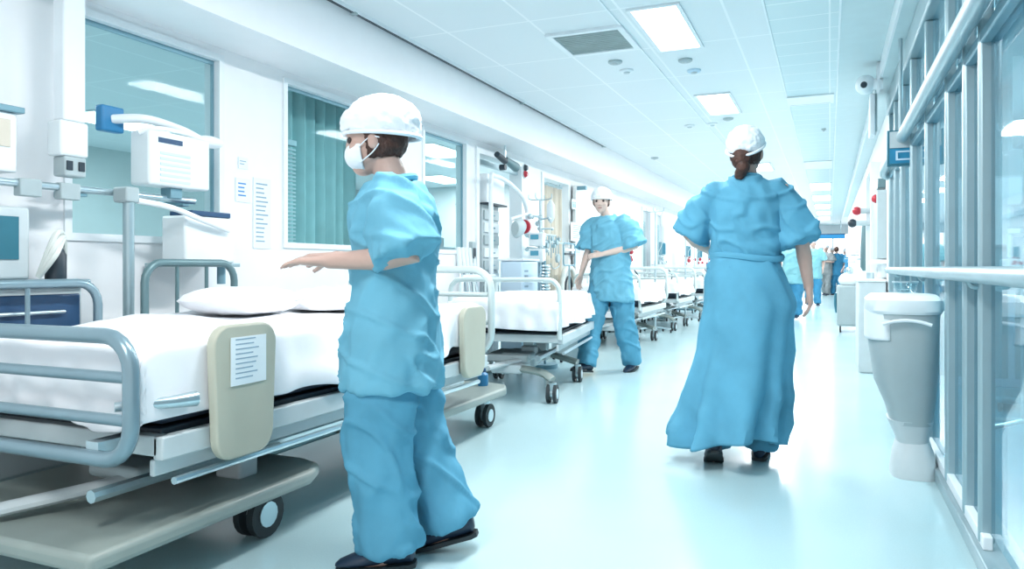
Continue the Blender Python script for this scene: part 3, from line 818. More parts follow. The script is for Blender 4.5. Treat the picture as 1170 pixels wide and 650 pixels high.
    tor(b, [(pel + V(0, 0, -.12), .13, .10), (pel + V(0, 0, -.05), .175, .13), (pel + V(0, 0, .04), .175, .125), (pel + V(0, 0, .14), .15, .11)])
    for s in (0, 1):
        Hh, K, A = V(*HP[s]), V(*J['kn'][s]), V(*J['an'][s]); k = g('leg', 1.0)
        end = A + (A - K).normalized() * g('cuffdrop', .0)
        limb(b, [Hh + V(0, 0, .03), (Hh * 2 + K) / 3, (Hh + K * 2) / 3, K, (K * 2 + end) / 3, (K + end * 2) / 3, end], [.105, .108, .098 * k, .088 * k, .085 * k, .083 * k, .082 * k], 20)
    fuse('trousers', b, cv, tm, r, 3, creaser(.015, 1, g('seed', 0), pel.z - .10))
    b = B(); wl = g('torso')                         # tunic
    tor(b, wl)
    for s in (0, 1):
        S, E = V(*J['sh'][s]), V(*J['el'][s]); sg = 1 if S.x > 0 else -1; t = g('sleeve', .85); e = S + (E - S) * t; k = g('sl_r', 1.0)
        limb(b, [S + V(-sg * .09, 0, -.03), S + V(-sg * .02, 0, -.005), S + (E - S) * .25, S + (E - S) * .55, e], [g('slk', (.075, .078, 1))[0], g('slk', (.075, .078, 1))[1], .080 * k * g('slk', (0, 0, 1))[2], .088 * k, .102 * k], 20)
    fuse('tunic', b, cv, cm, r, 3, creaser(.014, 1.3, 5 + g('seed', 0)))
    if g('collar', True):
        b = B(); pts = [nb + V(math.cos(t) * .072, math.sin(t) * .066 - .004, .004 - .018 * math.sin(t)) for t in [2 * PI * k / 28 for k in range(28)]]
        tube(b, pts, .012, 8, closed=True); obj('collar', b, cm, r)
    if g('skirt'):
        b = B(); rs = []
        for c, a, d_, amp in g('skirt'):
            rs.append([V(c[0] + math.cos(t) * a * (1 + amp * (math.sin(t * 9 + c[2] * 2.2 + 1.2 * math.sin(t * 2)) * .8 + .5 * math.sin(t * 4 + 1))), c[1] + math.sin(t) * d_ * (1 + amp * (math.sin(t * 9 + c[2] * 2.2 + 1.2 * math.sin(t * 2)) * .8 + .5 * math.sin(t * 4 + 1))), c[2] + .05 * amp * 4 * math.cos(t * 2 + 2)) for t in [2 * PI * k / 72 for k in range(72)]])
        # interpolate rings
        R2 = []
        for i in range(len(rs) - 1):
            for q in range(6): R2.append([rs[i][j].lerp(rs[i + 1][j], q / 6) for j in range(72)])
        R2.append(rs[-1]); rings(b, R2, cap=False)
        for v in b.verts:
            v.co += V(v.co.x, v.co.y, 0).normalized() * .02 * (1 - 2 * abs(noise.noise(V(v.co.x * 6 + v.co.z * 3, v.co.y * 6, v.co.z * 2.5))))
        o = obj('gown_skirt', b, g('skirt_m', cm), r); m_ = o.modifiers.new('s', 'SOLIDIFY'); m_.thickness = .006
        for p in o.data.polygons: p.use_smooth = True
        b = B(); z = g('skirt')[0][0][2]; a = g('skirt')[0][1] + .008; d_ = g('skirt')[0][2] + .008
        tube(b, [V(math.cos(t) * a, g('skirt')[0][0][1] + math.sin(t) * d_, z + .012 * math.sin(t * 2)) for t in [2 * PI * k / 40 for k in range(40)]], .013, 8, closed=True, flat=1.4)
        o = obj('waist_tie', b, cm, r)
    # headwear, hair, mask
    def shell(name, m_, prof, amp, cutf, sub=5, fs=30):
        b = B(); bmesh.ops.create_icosphere(b, subdivisions=sub, radius=1)
        kill = [v for v in b.verts if cutf(v.co)]
        bmesh.ops.delete(b, geom=kill, context='VERTS')
        for v in b.verts:
            q = v.co.copy(); k = 1 + amp * noise.noise(q * 5 + V(g('seed', 0), 0, 0)) + amp * .5 * noise.noise(q * 12)
            v.co = H @ V(prof[0][0] + q.x * prof[1][0] * k, prof[0][1] + q.y * prof[1][1] * k, prof[0][2] + q.z * prof[1][2] * k)
        o = obj(name, b, m_, r); md = o.modifiers.new('s', 'SOLIDIFY'); md.thickness = .004
        for p in o.data.polygons: p.use_smooth = True
        return o
    sub = 5 if vx < .012 else 3
    if g('hair'):
        shell('hair', g('hairm', 'hair'), ((0, -.012, .012), (.083, .102, .100)), .04, lambda q: q.y > .35 and q.z < .45 or q.z < -.75, sub)
        if g('hair') == 'bun':
            b = B(); bmesh.ops.create_icosphere(b, subdivisions=4, radius=1, matrix=H @ Matrix.Translation((0, -.105, -.035)) @ Matrix.Diagonal((.048, .040, .055, 1)))
            tube(b, [H @ V(*p) for p in smooth_path([(0, -.10, -.04), (.012, -.115, -.08), (-.005, -.10, -.115), (.004, -.085, -.135)])], [.034] * 8 + [.03] * 6 + [.02] * 5, 12)
            for v in b.verts: v.co += V(0, 0, 0) + (v.co - hc).normalized() * .005 * noise.noise(v.co * 60)
            obj('hair_bun', b, g('hairm', 'hair'), r)
    if g('cap', True):
        tilt = g('captilt', .0); cz = g('capcut', -.18); cs = g('capscale', (.094, .118, .098)); co = g('capoff', (0, -.022, .040))
        shell('cap', g('capm', 'cap'), (co, cs), .06, lambda q: q.z < cz + tilt * q.y, sub, )
        n = 40
        b = B(); z0 = cz
        pts = []
        for k in range(n):
            t = 2 * PI * k / n; rr = math.sqrt(1 - cz ** 2); y_ = math.sin(t) * rr; z_ = z0 + tilt * y_
            pts.append(H @ V(co[0] + math.cos(t) * rr * cs[0], co[1] + y_ * cs[1], co[2] + z_ * cs[2]))
        tube(b, pts, .0075, 8, closed=True); obj('cap_band', b, g('capm', 'cap'), r)
    if g('mask'):
        shell('face_mask', 'mask', ((0, .036, -.040), (.070, .072, .058)), .02, lambda q: q.y < .02, sub)
        for s in (-1, 1):
            b = B()
            tube(b, [H @ V(*p) for p in smooth_path([(s * .066, .045, -.02), (s * .082, .0, .005), (s * .08, -.03, .0)])], .0025, 6)
            tube(b, [H @ V(*p) for p in smooth_path([(s * .060, .045, -.07), (s * .076, .0, -.045), (s * .08, -.025, -.02)])], .0025, 6)
            obj('mask_strap', b, 'mask', r)
    return r

# -- nurse leaning over the foreground bed, seen from the side
p1 = ground(447, 640)
person(dict(loc=(p1.x, p1.y, 0), rot=math.radians(113), voxel=.0062, top='scrub_pale', bottom='scrub', seed=2,
    label='person in blue scrubs, white cap and face mask reaching over the foreground bed', hair=True, mask=True, captilt=.22, capcut=-.36, hyaw=0, hpitch=-.12,
    capscale=(.100, .138, .104), capoff=(0, -.028, .055), leg=1.18, sl_r=1.12, sleeve=.95,
    J=dict(head=(0, .055, 1.425), neck=(0, -.01, 1.285), sh=[(-.17, -.02, 1.225), (.17, -.01, 1.225)], el=[(-.225, -.095, 1.03), (.22, .02, 1.00)], wr=[(-.16, .18, 1.018), (.10, .22, 1.035)],
           hand=[((.25, 1, .0), (0, .1, -1), (1, 0, 0), .12), ((-.35, 1, .0), (0, .1, -1), (-1, 0, 0), .16)],
           hp=[(-.09, .0, .76), (.09, -.01, .76)], kn=[(-.085, .03, .42), (.09, -.06, .42)], an=[(-.08, -.015, .075), (.09, -.20, .10)], ft=[(0, 1, -.06), (.1, 1, -.28)]),
    torso=[((0, .0, .60), .222, .165), ((0, .0, .70), .216, .16), ((0, -.005, .80), .208, .152), ((0, -.01, .93), .182, .135), ((0, -.01, 1.06), .185, .14), ((0, -.012, 1.17), .20, .145), ((0, -.015, 1.235), .175, .12), ((0, -.015, 1.275), .10, .085)]))
# -- nurse seen from the back in a long gown
p3 = ground(853, 523)
person(dict(loc=(p3.x, p3.y, 0), rot=math.radians(4), voxel=.0065, top='scrub', bottom='scrub', seed=9,
    label='person seen from behind in long blue gown and white cap, walking away', hair='bun', captilt=.55, hyaw=-.25, hpitch=.05,
    capscale=(.096, .116, .098), capoff=(0, -.018, .048), leg=1.05, sl_r=1.0, slk=(.068, .072, .86), sleeve=1.0,
    J=dict(head=(0, .01, 1.595), neck=(0, 0, 1.455), sh=[(-.17, -.0, 1.395), (.17, 0, 1.395)], el=[(-.295, .03, 1.165), (.27, -.02, 1.13)], wr=[(-.20, .25, 1.09), (.305, .03, .895)],
           hand=[((.2, 1, .0), (1, 0, -.2), (0, 0, 1), .3), ((.10, .10, -1), (-1, .1, 0), (0, 1, 0), .28)],
           hp=[(-.09, 0, .85), (.09, 0, .85)], kn=[(-.11, -.02, .46), (.09, .02, .46)], an=[(-.15, -.22, .11), (.065, .02, .065)], ft=[(-.1, 1, -.5), (.06, 1, -.02)]),
    torso=[((-.01, 0, .98), .185, .14), ((-.01, 0, 1.04), .165, .125), ((0, 0, 1.14), .175, .13), ((0, 0, 1.27), .190, .135), ((0, -.0, 1.36), .185, .12), ((0, 0, 1.415), .14, .10), ((0, 0, 1.46), .08, .075)],
    skirt=[((-.01, 0, 1.05), .168, .130, .0), ((.0, -.0, .95), .195, .155, .01), ((.01, -.01, .80), .215, .18, .03), ((-.01, -.03, .58), .215, .205, .07), ((-.05, -.06, .36), .235, .24, .12), ((-.09, -.09, .20), .25, .26, .17), ((-.105, -.10, .12), .25, .265, .2)]))
# -- nurse walking toward the camera
person(dict(loc=(-1.93, 6.92, 0), rot=math.radians(166), voxel=.0085, top='scrub_pale', bottom='scrub', seed=14, shoe='shoe',
    label='person in light blue scrubs and white cap walking toward the camera past the beds', hair=True, captilt=.15, hyaw=.35, hpitch=-.12, mask=False,
    capscale=(.100, .125, .10), leg=1.05, sl_r=1.2, sleeve=.95, skin='skin_pale',
    J=dict(head=(.07, .05, 1.625), neck=(.03, 0, 1.48), sh=[(-.16, 0, 1.42), (.20, 0, 1.42)], el=[(-.25, -.02, 1.19), (.235, .02, 1.16)], wr=[(-.02, .19, 1.12), (.28, .08, .93)],
           hand=[((.9, .35, -.1), (0, -.6, -.6), (0, 0, 1), .25), ((.25, .1, -1), (-1, .1, 0), (0, 1, 0), .25)],
           hp=[(-.10, 0, .84), (.10, 0, .84)], kn=[(-.13, -.04, .46), (.10, .18, .47)], an=[(-.135, -.20, .075), (.06, .34, .095)], ft=[(-.1, 1, -.12), (.25, 1, .12)]),
    torso=[((-.0, .0, .68), .235, .165), ((0, 0, .80), .215, .155), ((0, 0, .95), .195, .14), ((0, 0, 1.1), .185, .135), ((.01, 0, 1.26), .20, .135), ((.02, 0, 1.38), .19, .125), ((.03, 0, 1.44), .13, .10), ((.03, 0, 1.48), .075, .07)]))
# -- people far down the corridor
def far_person(px_, py_, d_rot, top, bottom, label, h=1.0, skirt=False, cap=True, seed=0, arms=0, capm='cap'):
    p = ground(px_, py_); z = h
    s = lambda *a: tuple(q * h for q in a)
    person(dict(loc=(p.x, p.y, 0), rot=d_rot, voxel=.02, top=top, bottom=bottom, seed=seed, label=label, hair=True, capm=capm, cap=cap, collar=False, leg=1.0, sl_r=1.1, group='people gathered at the far end' if py_ < 345 else None,
        J=dict(head=s(0, .02, 1.60), neck=s(0, 0, 1.46), sh=[s(-.18, 0, 1.40), s(.18, 0, 1.40)], el=[s(-.25, -.02, 1.13), s(.25, -.02, 1.13)],
               wr=[s(-.22, .14, .95), s(.22, .14, .95)] if not arms else [s(-.1, .28, 1.15), s(.1, .28, 1.15)],
               hand=[((0, .5, -1), (1, 0, 0), (0, 1, 0), .3), ((0, .5, -1), (-1, 0, 0), (0, 1, 0), .3)] if not arms else [((.3, 1, 0), (0, 0, -1), (1, 0, 0), .3), ((-.3, 1, 0), (0, 0, -1), (-1, 0, 0), .3)],
               hp=[s(-.09, 0, .84), s(.09, 0, .84)], kn=[s(-.1, .06, .46), s(.1, -.02, .46)], an=[s(-.1, .08, .08), s(.1, -.14, .08)], ft=[(0, 1, 0), (.1, 1, 0)]),
        torso=[(s(0, 0, .70), .22, .16), (s(0, 0, .9), .20, .15), (s(0, 0, 1.1), .19, .14), (s(0, 0, 1.3), .21, .14), (s(0, 0, 1.41), .15, .11), (s(0, 0, 1.46), .08, .075)],
        skirt=[(s(0, 0, .95), .20, .16, 0), (s(0, 0, .6), .26, .22, .05), (s(0, 0, .3), .28, .25, .08)] if skirt else None))
far_person(906, 364, math.radians(170), 'scrub_light', 'scrub_deep', 'person in pale teal top half hidden behind the arm of the gowned nurse', .97, seed=1)
far_person(929, 350, math.radians(185), 'scrub_light', 'scrub_deep', 'person in a teal gown over dark trousers standing left of the distant group', 1.0, skirt=False, seed=2)
far_person(944, 338, math.radians(150), 'scrub_grey', 'scrub_grey', 'person in brown-grey clothes in the distant group under the blue banner', 1.03, seed=3, arms=1)
far_person(956, 338, math.radians(20), 'scrub_deep', 'scrub_deep', 'person in deep blue scrubs at the centre of the distant group', 1.0, cap=False, seed=4)
far_person(938, 336, math.radians(10), 'cap', 'scrub_light', 'person in a white coat turned away at the left of the distant group', 1.0, seed=7)
far_person(951, 334.5, math.radians(170), 'scrub_light', 'mask', 'person in pale teal between the brown-clothed and deep blue figures far away', 1.02, seed=8)
far_person(966, 336, math.radians(200), 'mask', 'scrub_light', 'person in white and pale blue at the right of the distant group', .97, seed=5, arms=1)
far_person(972, 341, math.radians(120), 'scrub_deep', 'scrub_deep', 'person in dark blue nearest the right wall in the distant group', .98, seed=6)

# ================================================================== LEFT SIDE EQUIPMENT
def vtube(bm, x, y, z0, z1, r=.012): tube(bm, [(x, y, z0), (x, y, z1)], r, 10)
# hanging supply column
p = at(78, 178, -3.0)
r = thing('supply_column', (-3.0, 2.19, 0), 0, 'white supply column coming down from the soffit at the left edge of the large window', 'column')
obj('shaft', bx((-.035, -.052, 1.62), (.035, .052, 2.23)), 'white', r, bevel=.01)
o = obj('outlet_box', bx((-.045, -.072, 1.47), (.045, .058, 1.62)), 'white_plastic', r, bevel=.012)
q = obj('socket_panel', bx((-.035, -.05, 1.385), (.04, .05, 1.47)), 'cabinet_grey', o, bevel=.008)
b = B()
for dy in (-.03, .025): box(b, (.04, dy - .014, 1.41), (.046, dy + .014, 1.45))
obj('socket', b, 'dark', q, bevel=.002)
# equipment rail
r = thing('equipment_rail', (-2.98, 0, 1.335), 0, 'horizontal steel equipment rail running in front of the large window', 'rail')
b = B(); tube(b, [(0, 1.3, 0), (0, 2.85, 0)], .016, 12); obj('rail', b, 'steel', r)
for y in (1.6, 2.24, 2.8): obj('bracket', bx((-.165, y - .02, -.03), (-.0, y + .02, .0)), 'alu_dark', r, bevel=.004)
for y in (1.75, 1.95, 2.12): obj('rail_clamp', bx((-.02, y, -.05), (.025, y + .09, .02)), 'grey_plastic', r, bevel=.005)
# drip stand
def drip_stand(loc, label, h=1.9, bag=True, pump=True, m='steel', rz=0):
    r = thing('drip_stand', loc, rz, label, 'drip stand')
    b = B()
    for k in range(5):
        a = 2 * PI * k / 5; tube(b, [(0, 0, .09), (.24 * math.cos(a), .24 * math.sin(a), .06)], .014, 8)
    obj('base', b, m, r)
    for k in range(5):
        a = 2 * PI * k / 5; obj('castor', disc(B(), (.24 * math.cos(a) - .01, .24 * math.sin(a), .028), .027, .02, 12, 'x'), 'rubber', r)
    b = B(); vtube(b, 0, 0, .08, 1.1, .016); vtube(b, 0, 0, 1.1, h, .010); obj('pole', b, m, r)
    b = B(); tube(b, smooth_path([(-.13, 0, h + .05), (-.12, 0, h), (0, 0, h - .01), (.12, 0, h), (.13, 0, h + .05)]), .006, 8); tube(b, smooth_path([(0, -.13, h + .05), (0, -.12, h), (0, 0, h - .01), (0, .12, h), (0, .13, h + .05)]), .006, 8)
    obj('hook', b, m, r)
    if bag:
        b = B(); lathe(b, (.12, 0, h - .26), [(.006, 0), (.03, .03), (.045, .06), (.045, .19), (.02, .23), (.006, .25)], 14, 1, .5); o = obj('fluid_bag', b, 'paper', r)
        b = B(); tube(b, smooth_path([(.12, 0, h - .26), (.10, .02, h - .5), (.05, .03, h - .62), (.04, .02, h - .75)]), .004, 6); obj('drip_line', b, 'hose', o)
    if pump:
        for i in range(2):
            z = 1.05 + i * .17; o = obj('infusion_pump', bx((-.09, -.10, z), (.07, -.016, z + .14)), 'white_plastic', r, bevel=.01)
            obj('pump_screen', bx((-.07, -.104, z + .07), (.02, -.10, z + .12)), 'screen', o, smooth=False)
    return r
r = thing('support_pole', (-2.90, 2.40, 0), 0, 'thick grey support pole standing before the large left window beside the foreground bed', 'pole')
b = B(); vtube(b, 0, 0, .02, 1.36, .024); obj('pole', b, 'alu', r)
b = B(); disc(b, (0, 0, 0), .14, .03, 24, 'z', .12); obj('base', b, 'cabinet_grey', r)
obj('clamp', bx((-.06, -.035, 1.29), (.03, .035, 1.36)), 'grey_plastic', r, bevel=.01)
# monitor and ventilator before the window
r = thing('patient_monitor', (-2.96, 2.62, 1.355), 0, 'tall white panelled monitor case on the rail before the large left window', 'monitor')
obj('case', bx((-.08, -.10, .03), (.05, .27, .29)), 'white_plastic', r, bevel=.015)
b = B()
for i in range(6): box(b, (.05, -.04 + .0, .05 + i * .026), (.053, .14, .062 + i * .026))
obj('button_rows', b, 'paper_blue', r, smooth=False)
obj('dark_slot', bx((.05, -.05, .235), (.054, .09, .258)), 'navy', r, smooth=False)
obj('mount', bx((-.05, .05, -.02), (.02, .12, .03)), 'alu_dark', r, bevel=.004)
b = B(); tube(b, smooth_path([(.0, -.12, .27), (.03, -.05, .30), (.03, .12, .305), (.0, .26, .29)]), .012, 8); obj('carry_handle', b, 'white', r)
r = thing('examination_lamp', (-2.98, 2.66, 1.66), 0, 'white jointed lamp arm above the white monitor case', 'lamp')
b = B(); tube(b, smooth_path([(-.1, -.2, .03), (0, -.1, .04), (.02, .08, .02), (.03, .19, -.01)]), .022, 12); obj('arm', b, 'white', r)
b = B(); ball(b, (.03, .26, -.015), (.05, .09, .032), 3); obj('lamp_head', b, 'white', r)
obj('wall_plate', bx((-.14, -.26, -.03), (-.09, -.14, .09)), 'blue', r, bevel=.01)
r = thing('ventilator', (-2.96, 2.78, 1.02), 0, 'white machine with dark blue top edge under the monitor case by the window', 'ventilator')
obj('case', bx((-.10, -.06, .0), (.06, .27, .235)), 'white_plastic', r, bevel=.012)
obj('top_edge', bx((-.09, -.02, .235), (.062, .24, .262)), 'navy', r, bevel=.006)
b = B(); tube(b, smooth_path([(.08, -.35, .28), (.10, -.18, .26), (.10, .02, .21), (.085, .2, .17)]), .014, 10); obj('hose', b, 'white', r)
b = B(); disc(b, (.0, .235, -.11), .022, .11, 12); obj('knob', b, 'alu_dark', r)
obj('shelf', bx((-.17, -.1, -.02), (.07, .3, -.0)), 'alu', r, bevel=.004)
# wall cabinet and machine at the far left
r = thing('wall_cabinet', (WL, 1.82, 1.40), 0, 'white wall cabinet with a cream panel at the left edge of the picture', 'cabinet')
obj('body', bx((0.001, -.2, -.02), (.13, .16, .22)), 'white', r, bevel=.008)
obj('cream_panel', bx((.13, -.18, .08), (.136, .13, .19)), 'cream', r, bevel=.002)
obj('lid', bx((0.001, -.22, .22), (.15, .18, .245)), 'alu_dark', r, bevel=.004)
r = thing('anaesthesia_machine', (-3.0, 2.0, 0), 0, 'blue-grey medical machine with drawers and coiled tubes at the far left behind the bed', 'machine')
obj('cabinet', bx((-.13, -.3, .12), (.12, .16, .92)), 'cabinet_grey', r, bevel=.012)
for i in range(3):
    o = obj('drawer', bx((.12, -.28, .2 + i * .24), (.135, .14, .41 + i * .24)), 'navy' if i == 2 else 'pale_grey', r, bevel=.006)
    b = B(); tube(b, [(.15, -.2, .34 + i * .24), (.15, .06, .34 + i * .24)], .008, 8); obj('drawer_handle', b, 'steel', o)
obj('worktop', bx((-.14, -.32, .92), (.15, .18, .95)), 'tube', r, bevel=.008)
obj('control_unit', bx((-.12, -.28, .95), (.03, .0, 1.24)), 'pale_grey', r, bevel=.012)
obj('screen', bx((.03, -.25, 1.03), (.036, -.05, 1.2)), 'teal_dark', r, smooth=False)
b = B()
for k in range(3): tube(b, smooth_path([(.05, .02, .96), (.11, .05, 1.05 + .04 * k), (.06, .12, 1.12), (0, .14 + .01 * k, 1.0), (.02, .1, .96)]), .012, 8)
obj('breathing_tube', b, 'hose', r)
b = B(); lathe(b, (.04, .10, .95), [(.04, 0), (.04, .10), (.03, .12), (.02, .14)], 14); obj('canister', b, 'dark', r)
for x in (-.1, .08):
    for y in (-.26, .12): obj('castor', disc(B(), (x, y, .06), .06, .03, 14, 'x'), 'rubber', r)
# notices on the wall between the windows
def notice(px0, px1, y0, y1, X, label, lines=6, head=False, m='paper', group=None):
    a = at(px0, y0, X); c_ = at(px1, y1, X)
    zt = (at(px0, y0, X).z + at(px1, y0, X).z) / 2; zb = (at(px0, y1, X).z + at(px1, y1, X).z) / 2
    r = thing('notice', (X, a.y, zb), 0, label, 'notice', group); Wd = c_.y - a.y; Hh = zt - zb
    obj('sheet', bx((0, 0, 0), (.003, Wd, Hh)), m, r, smooth=False)
    b = B()
    for i in range(lines):
        z = Hh * (1 - (i + 1.5) / (lines + 2)); box(b, (.003, Wd * .15, z), (.0036, Wd * (.55 + .3 * random.random()), z + Hh / (lines + 2) * .35))
    obj('printed_lines', b, 'ink_blue' if head else 'ink', r, smooth=False)
    return r
notice(269, 286, 204, 231, WL + .002, 'small notice with blue writing on the white wall between the two left windows', 4, True)
notice(289, 309, 204, 284, WL + .002, 'tall narrow white notice with fine print beside the blue-lettered notice', 14)
notice(272, 283, 180, 193, WL + .002, 'tiny pale notice above the blue-lettered notice', 2)
notice(652, 669, 255, 276, WL + .077, 'white paper stuck on the open white door leaf', 7)
notice(653, 667, 280, 292, WL + .077, 'small grey-white sheet below the paper on the open door leaf', 3, m='paper_blue')
r = notice(653, 668, 229, 240, WL + .077, 'small door sign with dark pictograms high on the open door leaf', 0)
b = B()
for i in range(3):
    y = .03 + i * .05; box(b, (.003, y, .02), (.005, y + .03, .07)); disc(b, (.003, y + .015, .085), .012, .002, 10, 'x')
obj('pictogram', b, 'alu_dark', r, smooth=False)
# room 2: blind and teal curtain
r = thing('venetian_blind', (WL - .16, 3.78, 0), 0, 'grey slatted blind behind the left part of the second window', 'blind')
b = B()
for i in range(26):
    z = 1.13 + i * .026; box(b, (-.02, 0, z), (.0, .26, z + .012))
obj('slats', b, 'blind', r, smooth=False)
obj('headrail', bx((-.03, 0, 1.81), (.01, .26, 1.85)), 'alu', r, bevel=.004)
def curtain(loc, L, z0, z1, m, label, name='curtain', amp=.03, waves=9, bands=None, group=None):
    r = thing(name, loc, 0, label, 'curtain', group); b = B(); n = waves * 10
    for zz in (z0, (z0 + z1) / 2, z1): pass
    gv = [[b.verts.new((amp * math.sin(i / n * waves * 2 * PI) * (1 + .3 * math.sin(i * .37)) + .01 * noise.noise(V(i * .1, z * 2, 0)), L * i / n, z)) for i in range(n + 1)] for z in [z0 + (z1 - z0) * k / 6 for k in range(7)]]
    for j in range(6):
        for i in range(n): b.faces.new((gv[j][i], gv[j][i + 1], gv[j + 1][i + 1], gv[j + 1][i]))
    o = obj('fabric', b, m, r); md = o.modifiers.new('s', 'SOLIDIFY'); md.thickness = .003
    b = B(); tube(b, [(0, -.03, z1 + .03), (0, L + .03, z1 + .03)], .012, 8)
    for i in range(waves): tube(b, [(0, L * (i + .5) / waves, z1 - .01), (0, L * (i + .5) / waves, z1 + .03)], .005, 6)
    for y in (.05, L - .05): tube(b, [(0, y, z1 + .03), (0, y, CEIL)], .006, 6)
    obj('curtain_rail', b, 'steel', r)
    return r
curtain((WL - .35, 4.05, 0), .95, .3, 2.35, 'cloth_teal', 'teal bay curtain behind the second window, behind the reaching nurse', amp=.035, waves=8)
r2 = curtain((WL - .07, 8.34, 0), .82, .08, 2.0, 'cream', 'cream curtain hanging in the doorway past the equipment', amp=.03, waves=8)
# shelf unit glimpsed through the third window
r = thing('instrument_cabinet', (-3.9, 6.2, -.005), 0, 'pale cabinet with a steel top seen through the third window', 'cabinet')
obj('body', bx((-.3, -.0, .006), (.25, 1.0, 1.18)), 'white', r, bevel=.01)
obj('worktop', bx((-.32, -.02, 1.18), (.27, 1.02, 1.21)), 'steel', r, bevel=.004)
b = B(); lathe(b, (0, .3, 1.21), [(.09, 0), (.09, .1), (.06, .22), (.02, .25)], 16); obj('jar', b, 'white_plastic', r)
b = B(); box(b, (-.1, .6, 1.21), (.1, .85, 1.32)); obj('tray', b, 'cabinet_grey', r, bevel=.01)
# ---- equipment round the first doorway
r = thing('overhead_frame', (-2.98, 6.45, 0), 0, 'white tubular lifting frame arching over the equipment doorway', 'frame')
b = B(); tube(b, smooth_path([(0, .02, .06), (0, .02, 1.0), (0, .02, 1.80), (.0, .10, 1.88), (0, .45, 1.85), (0, .80, 1.74), (0, .93, 1.60), (0, .95, 1.50)]), .022, 12); obj('arched_tube', b, 'white', r)
b = B(); tube(b, [(0, .95, 1.52), (0, .95, 1.36)], .008, 8); ball(b, (0, .95, 1.35), .035, 2); obj('pulley', b, 'steel', r)
obj('foot', bx((-.12, -.05, 0), (.12, .09, .05)), 'grey_plastic', r, bevel=.01)
r = thing('storage_rack', (-3.12, 6.60, 0), 0, 'grey rack of small drawers under a white box in the equipment doorway', 'rack')
obj('frame', bx((-.30, .0, .05), (-.02, .40, 1.62)), 'pale_grey', r, bevel=.006)
for i in range(7):
    z = .72 + i * .125; o = obj('drawer', bx((-.02, .03, z), (.0, .37, z + .095)), 'white_plastic' if i % 2 else 'cabinet_grey', r, bevel=.004)
    obj('drawer_pull', bx((.0, .15, z + .04), (.012, .25, z + .052)), 'alu_dark', o, smooth=False)
obj('top_box', bx((-.26, .0, 1.63), (.04, .42, 1.92)), 'white', r, bevel=.01)
obj('black_shelf', bx((-.3, -.02, 1.615), (.06, .44, 1.632)), 'dark', r, smooth=False)
r = thing('surgical_lamp', (-2.93, 7.05, 1.42), 0, 'grey cone shaped lamp on a white arm in the equipment doorway', 'lamp')
b = B(); rings(b, [[V(.02 + math.sin(t) * q * .6, y, math.cos(t) * q + zz) for t in [2 * PI * k / 18 for k in range(18)]] for y, q, zz in ((-.16, .07, -.03), (-.12, .10, -.03), (.0, .085, -.01), (.08, .05, 0), (.11, .02, 0))]); obj('lamp_head', b, 'cabinet_grey', r)
b = B(); tube(b, smooth_path([(0, -.22, .06), (0, 0, .1), (0, .25, .14), (0, .36, .12)]), .016, 10); obj('arm', b, 'white', r)
b = B(); disc(b, (.0, .11, .0), .075, .03, 20, 'y'); obj('red_ring', b, 'red', r)
r = drip_stand((-2.82, 7.36, 0), 'tall drip stand crowded with pumps and clamps beside the equipment doorway', h=1.72, pump=True)
b = B(); random.seed(4)
for i in range(16):
    a = random.random() * 6.28; z = 1.15 + random.random() * .42; q = .05 + .12 * random.random()
    tube(b, [(0, 0, z), (q * math.cos(a), q * math.sin(a), z + random.uniform(-.03, .03))], .009, 8); ball(b, (q * math.cos(a), q * math.sin(a), z), random.uniform(.016, .030), 2)
obj('clamp_cluster', b, 'steel', r)
b = B(); vtube(b, .02, .05, .5, 1.2, .022); vtube(b, .0, -.04, .35, 1.1, .018); obj('gas_tube', b, 'tube', r)
r = thing('gas_outlet_arm', (-2.9, 7.70, 1.22), 0, 'chrome arm of valves and connectors reaching right from the drip stand', 'valve arm')
b = B(); tube(b, [(0, -.25, .06), (0, .9, .06)], .010, 8); tube(b, [(0, -.25, .14), (0, .35, .14)], .012, 8); obj('bar', b, 'steel', r)
b = B()
for i in range(9):
    y = -.2 + .08 * i; disc(b, (-.02, y, .02 + .04 * (i % 3)), .022 + .008 * (i % 2), .05, 12, 'x'); vtube(b, .0, y + .02, -.06 - .03 * (i % 3), .14, .007)
obj('valves', b, 'alu', r)
b = B(); disc(b, (.0, .4, -.12), .05, .03, 14, 'x'); tube(b, smooth_path([(0, .4, -.1), (.02, .44, -.2), (0, .3, -.24), (0, .2, -.18)]), .008, 6); obj('pressure_gauge', b, 'cabinet_grey', r)
r = thing('folding_tray', (-2.85, 8.2, 1.02), 0, 'thin dark framed tray bracket before the cream curtain', 'tray bracket')
b = B(); tube(b, rounded_loop(0, .42, 0, .26, .04, lambda u, z: V(0, u, z)), .009, 8, closed=True); obj('frame', b, 'alu_dark', r)
obj('dark_bar', bx((-.01, .03, .12), (.01, .39, .145)), 'dark', r, smooth=False)
obj('white_bar', bx((-.01, .03, .17), (.01, .39, .2)), 'white', r, smooth=False)
b = B(); tube(b, [(0, .21, 0), (0, .21, -1.0)], .012, 8); tube(b, [(-.15, .21, -1.0), (.15, .21, -1.0)], .014, 8); tube(b, [(0, .06, -1.0), (0, .36, -1.0)], .014, 8); obj('stand', b, 'alu', r)
r = thing('ventilator', (-2.86, 6.48, 0), 0, 'pale blue upright ventilator with printed side beside the crutches', 'ventilator')
obj('body', bx((-.12, .20, .12), (.12, .62, 1.06)), 'paper_blue', r, bevel=.02)
b = B()
for i in range(8): box(b, (.12, .25, .60 + i * .05), (.122, .34, .62 + i * .05))
obj('printed_side', b, 'ink', r, smooth=False)
obj('top_plate', bx((-.13, .19, 1.06), (.13, .63, 1.08)), 'white', r, bevel=.005)
for x in (-.08, .06):
    for y in (.24, .56): obj('castor', disc(B(), (x, y, .05), .05, .025, 12, 'x'), 'rubber', r)
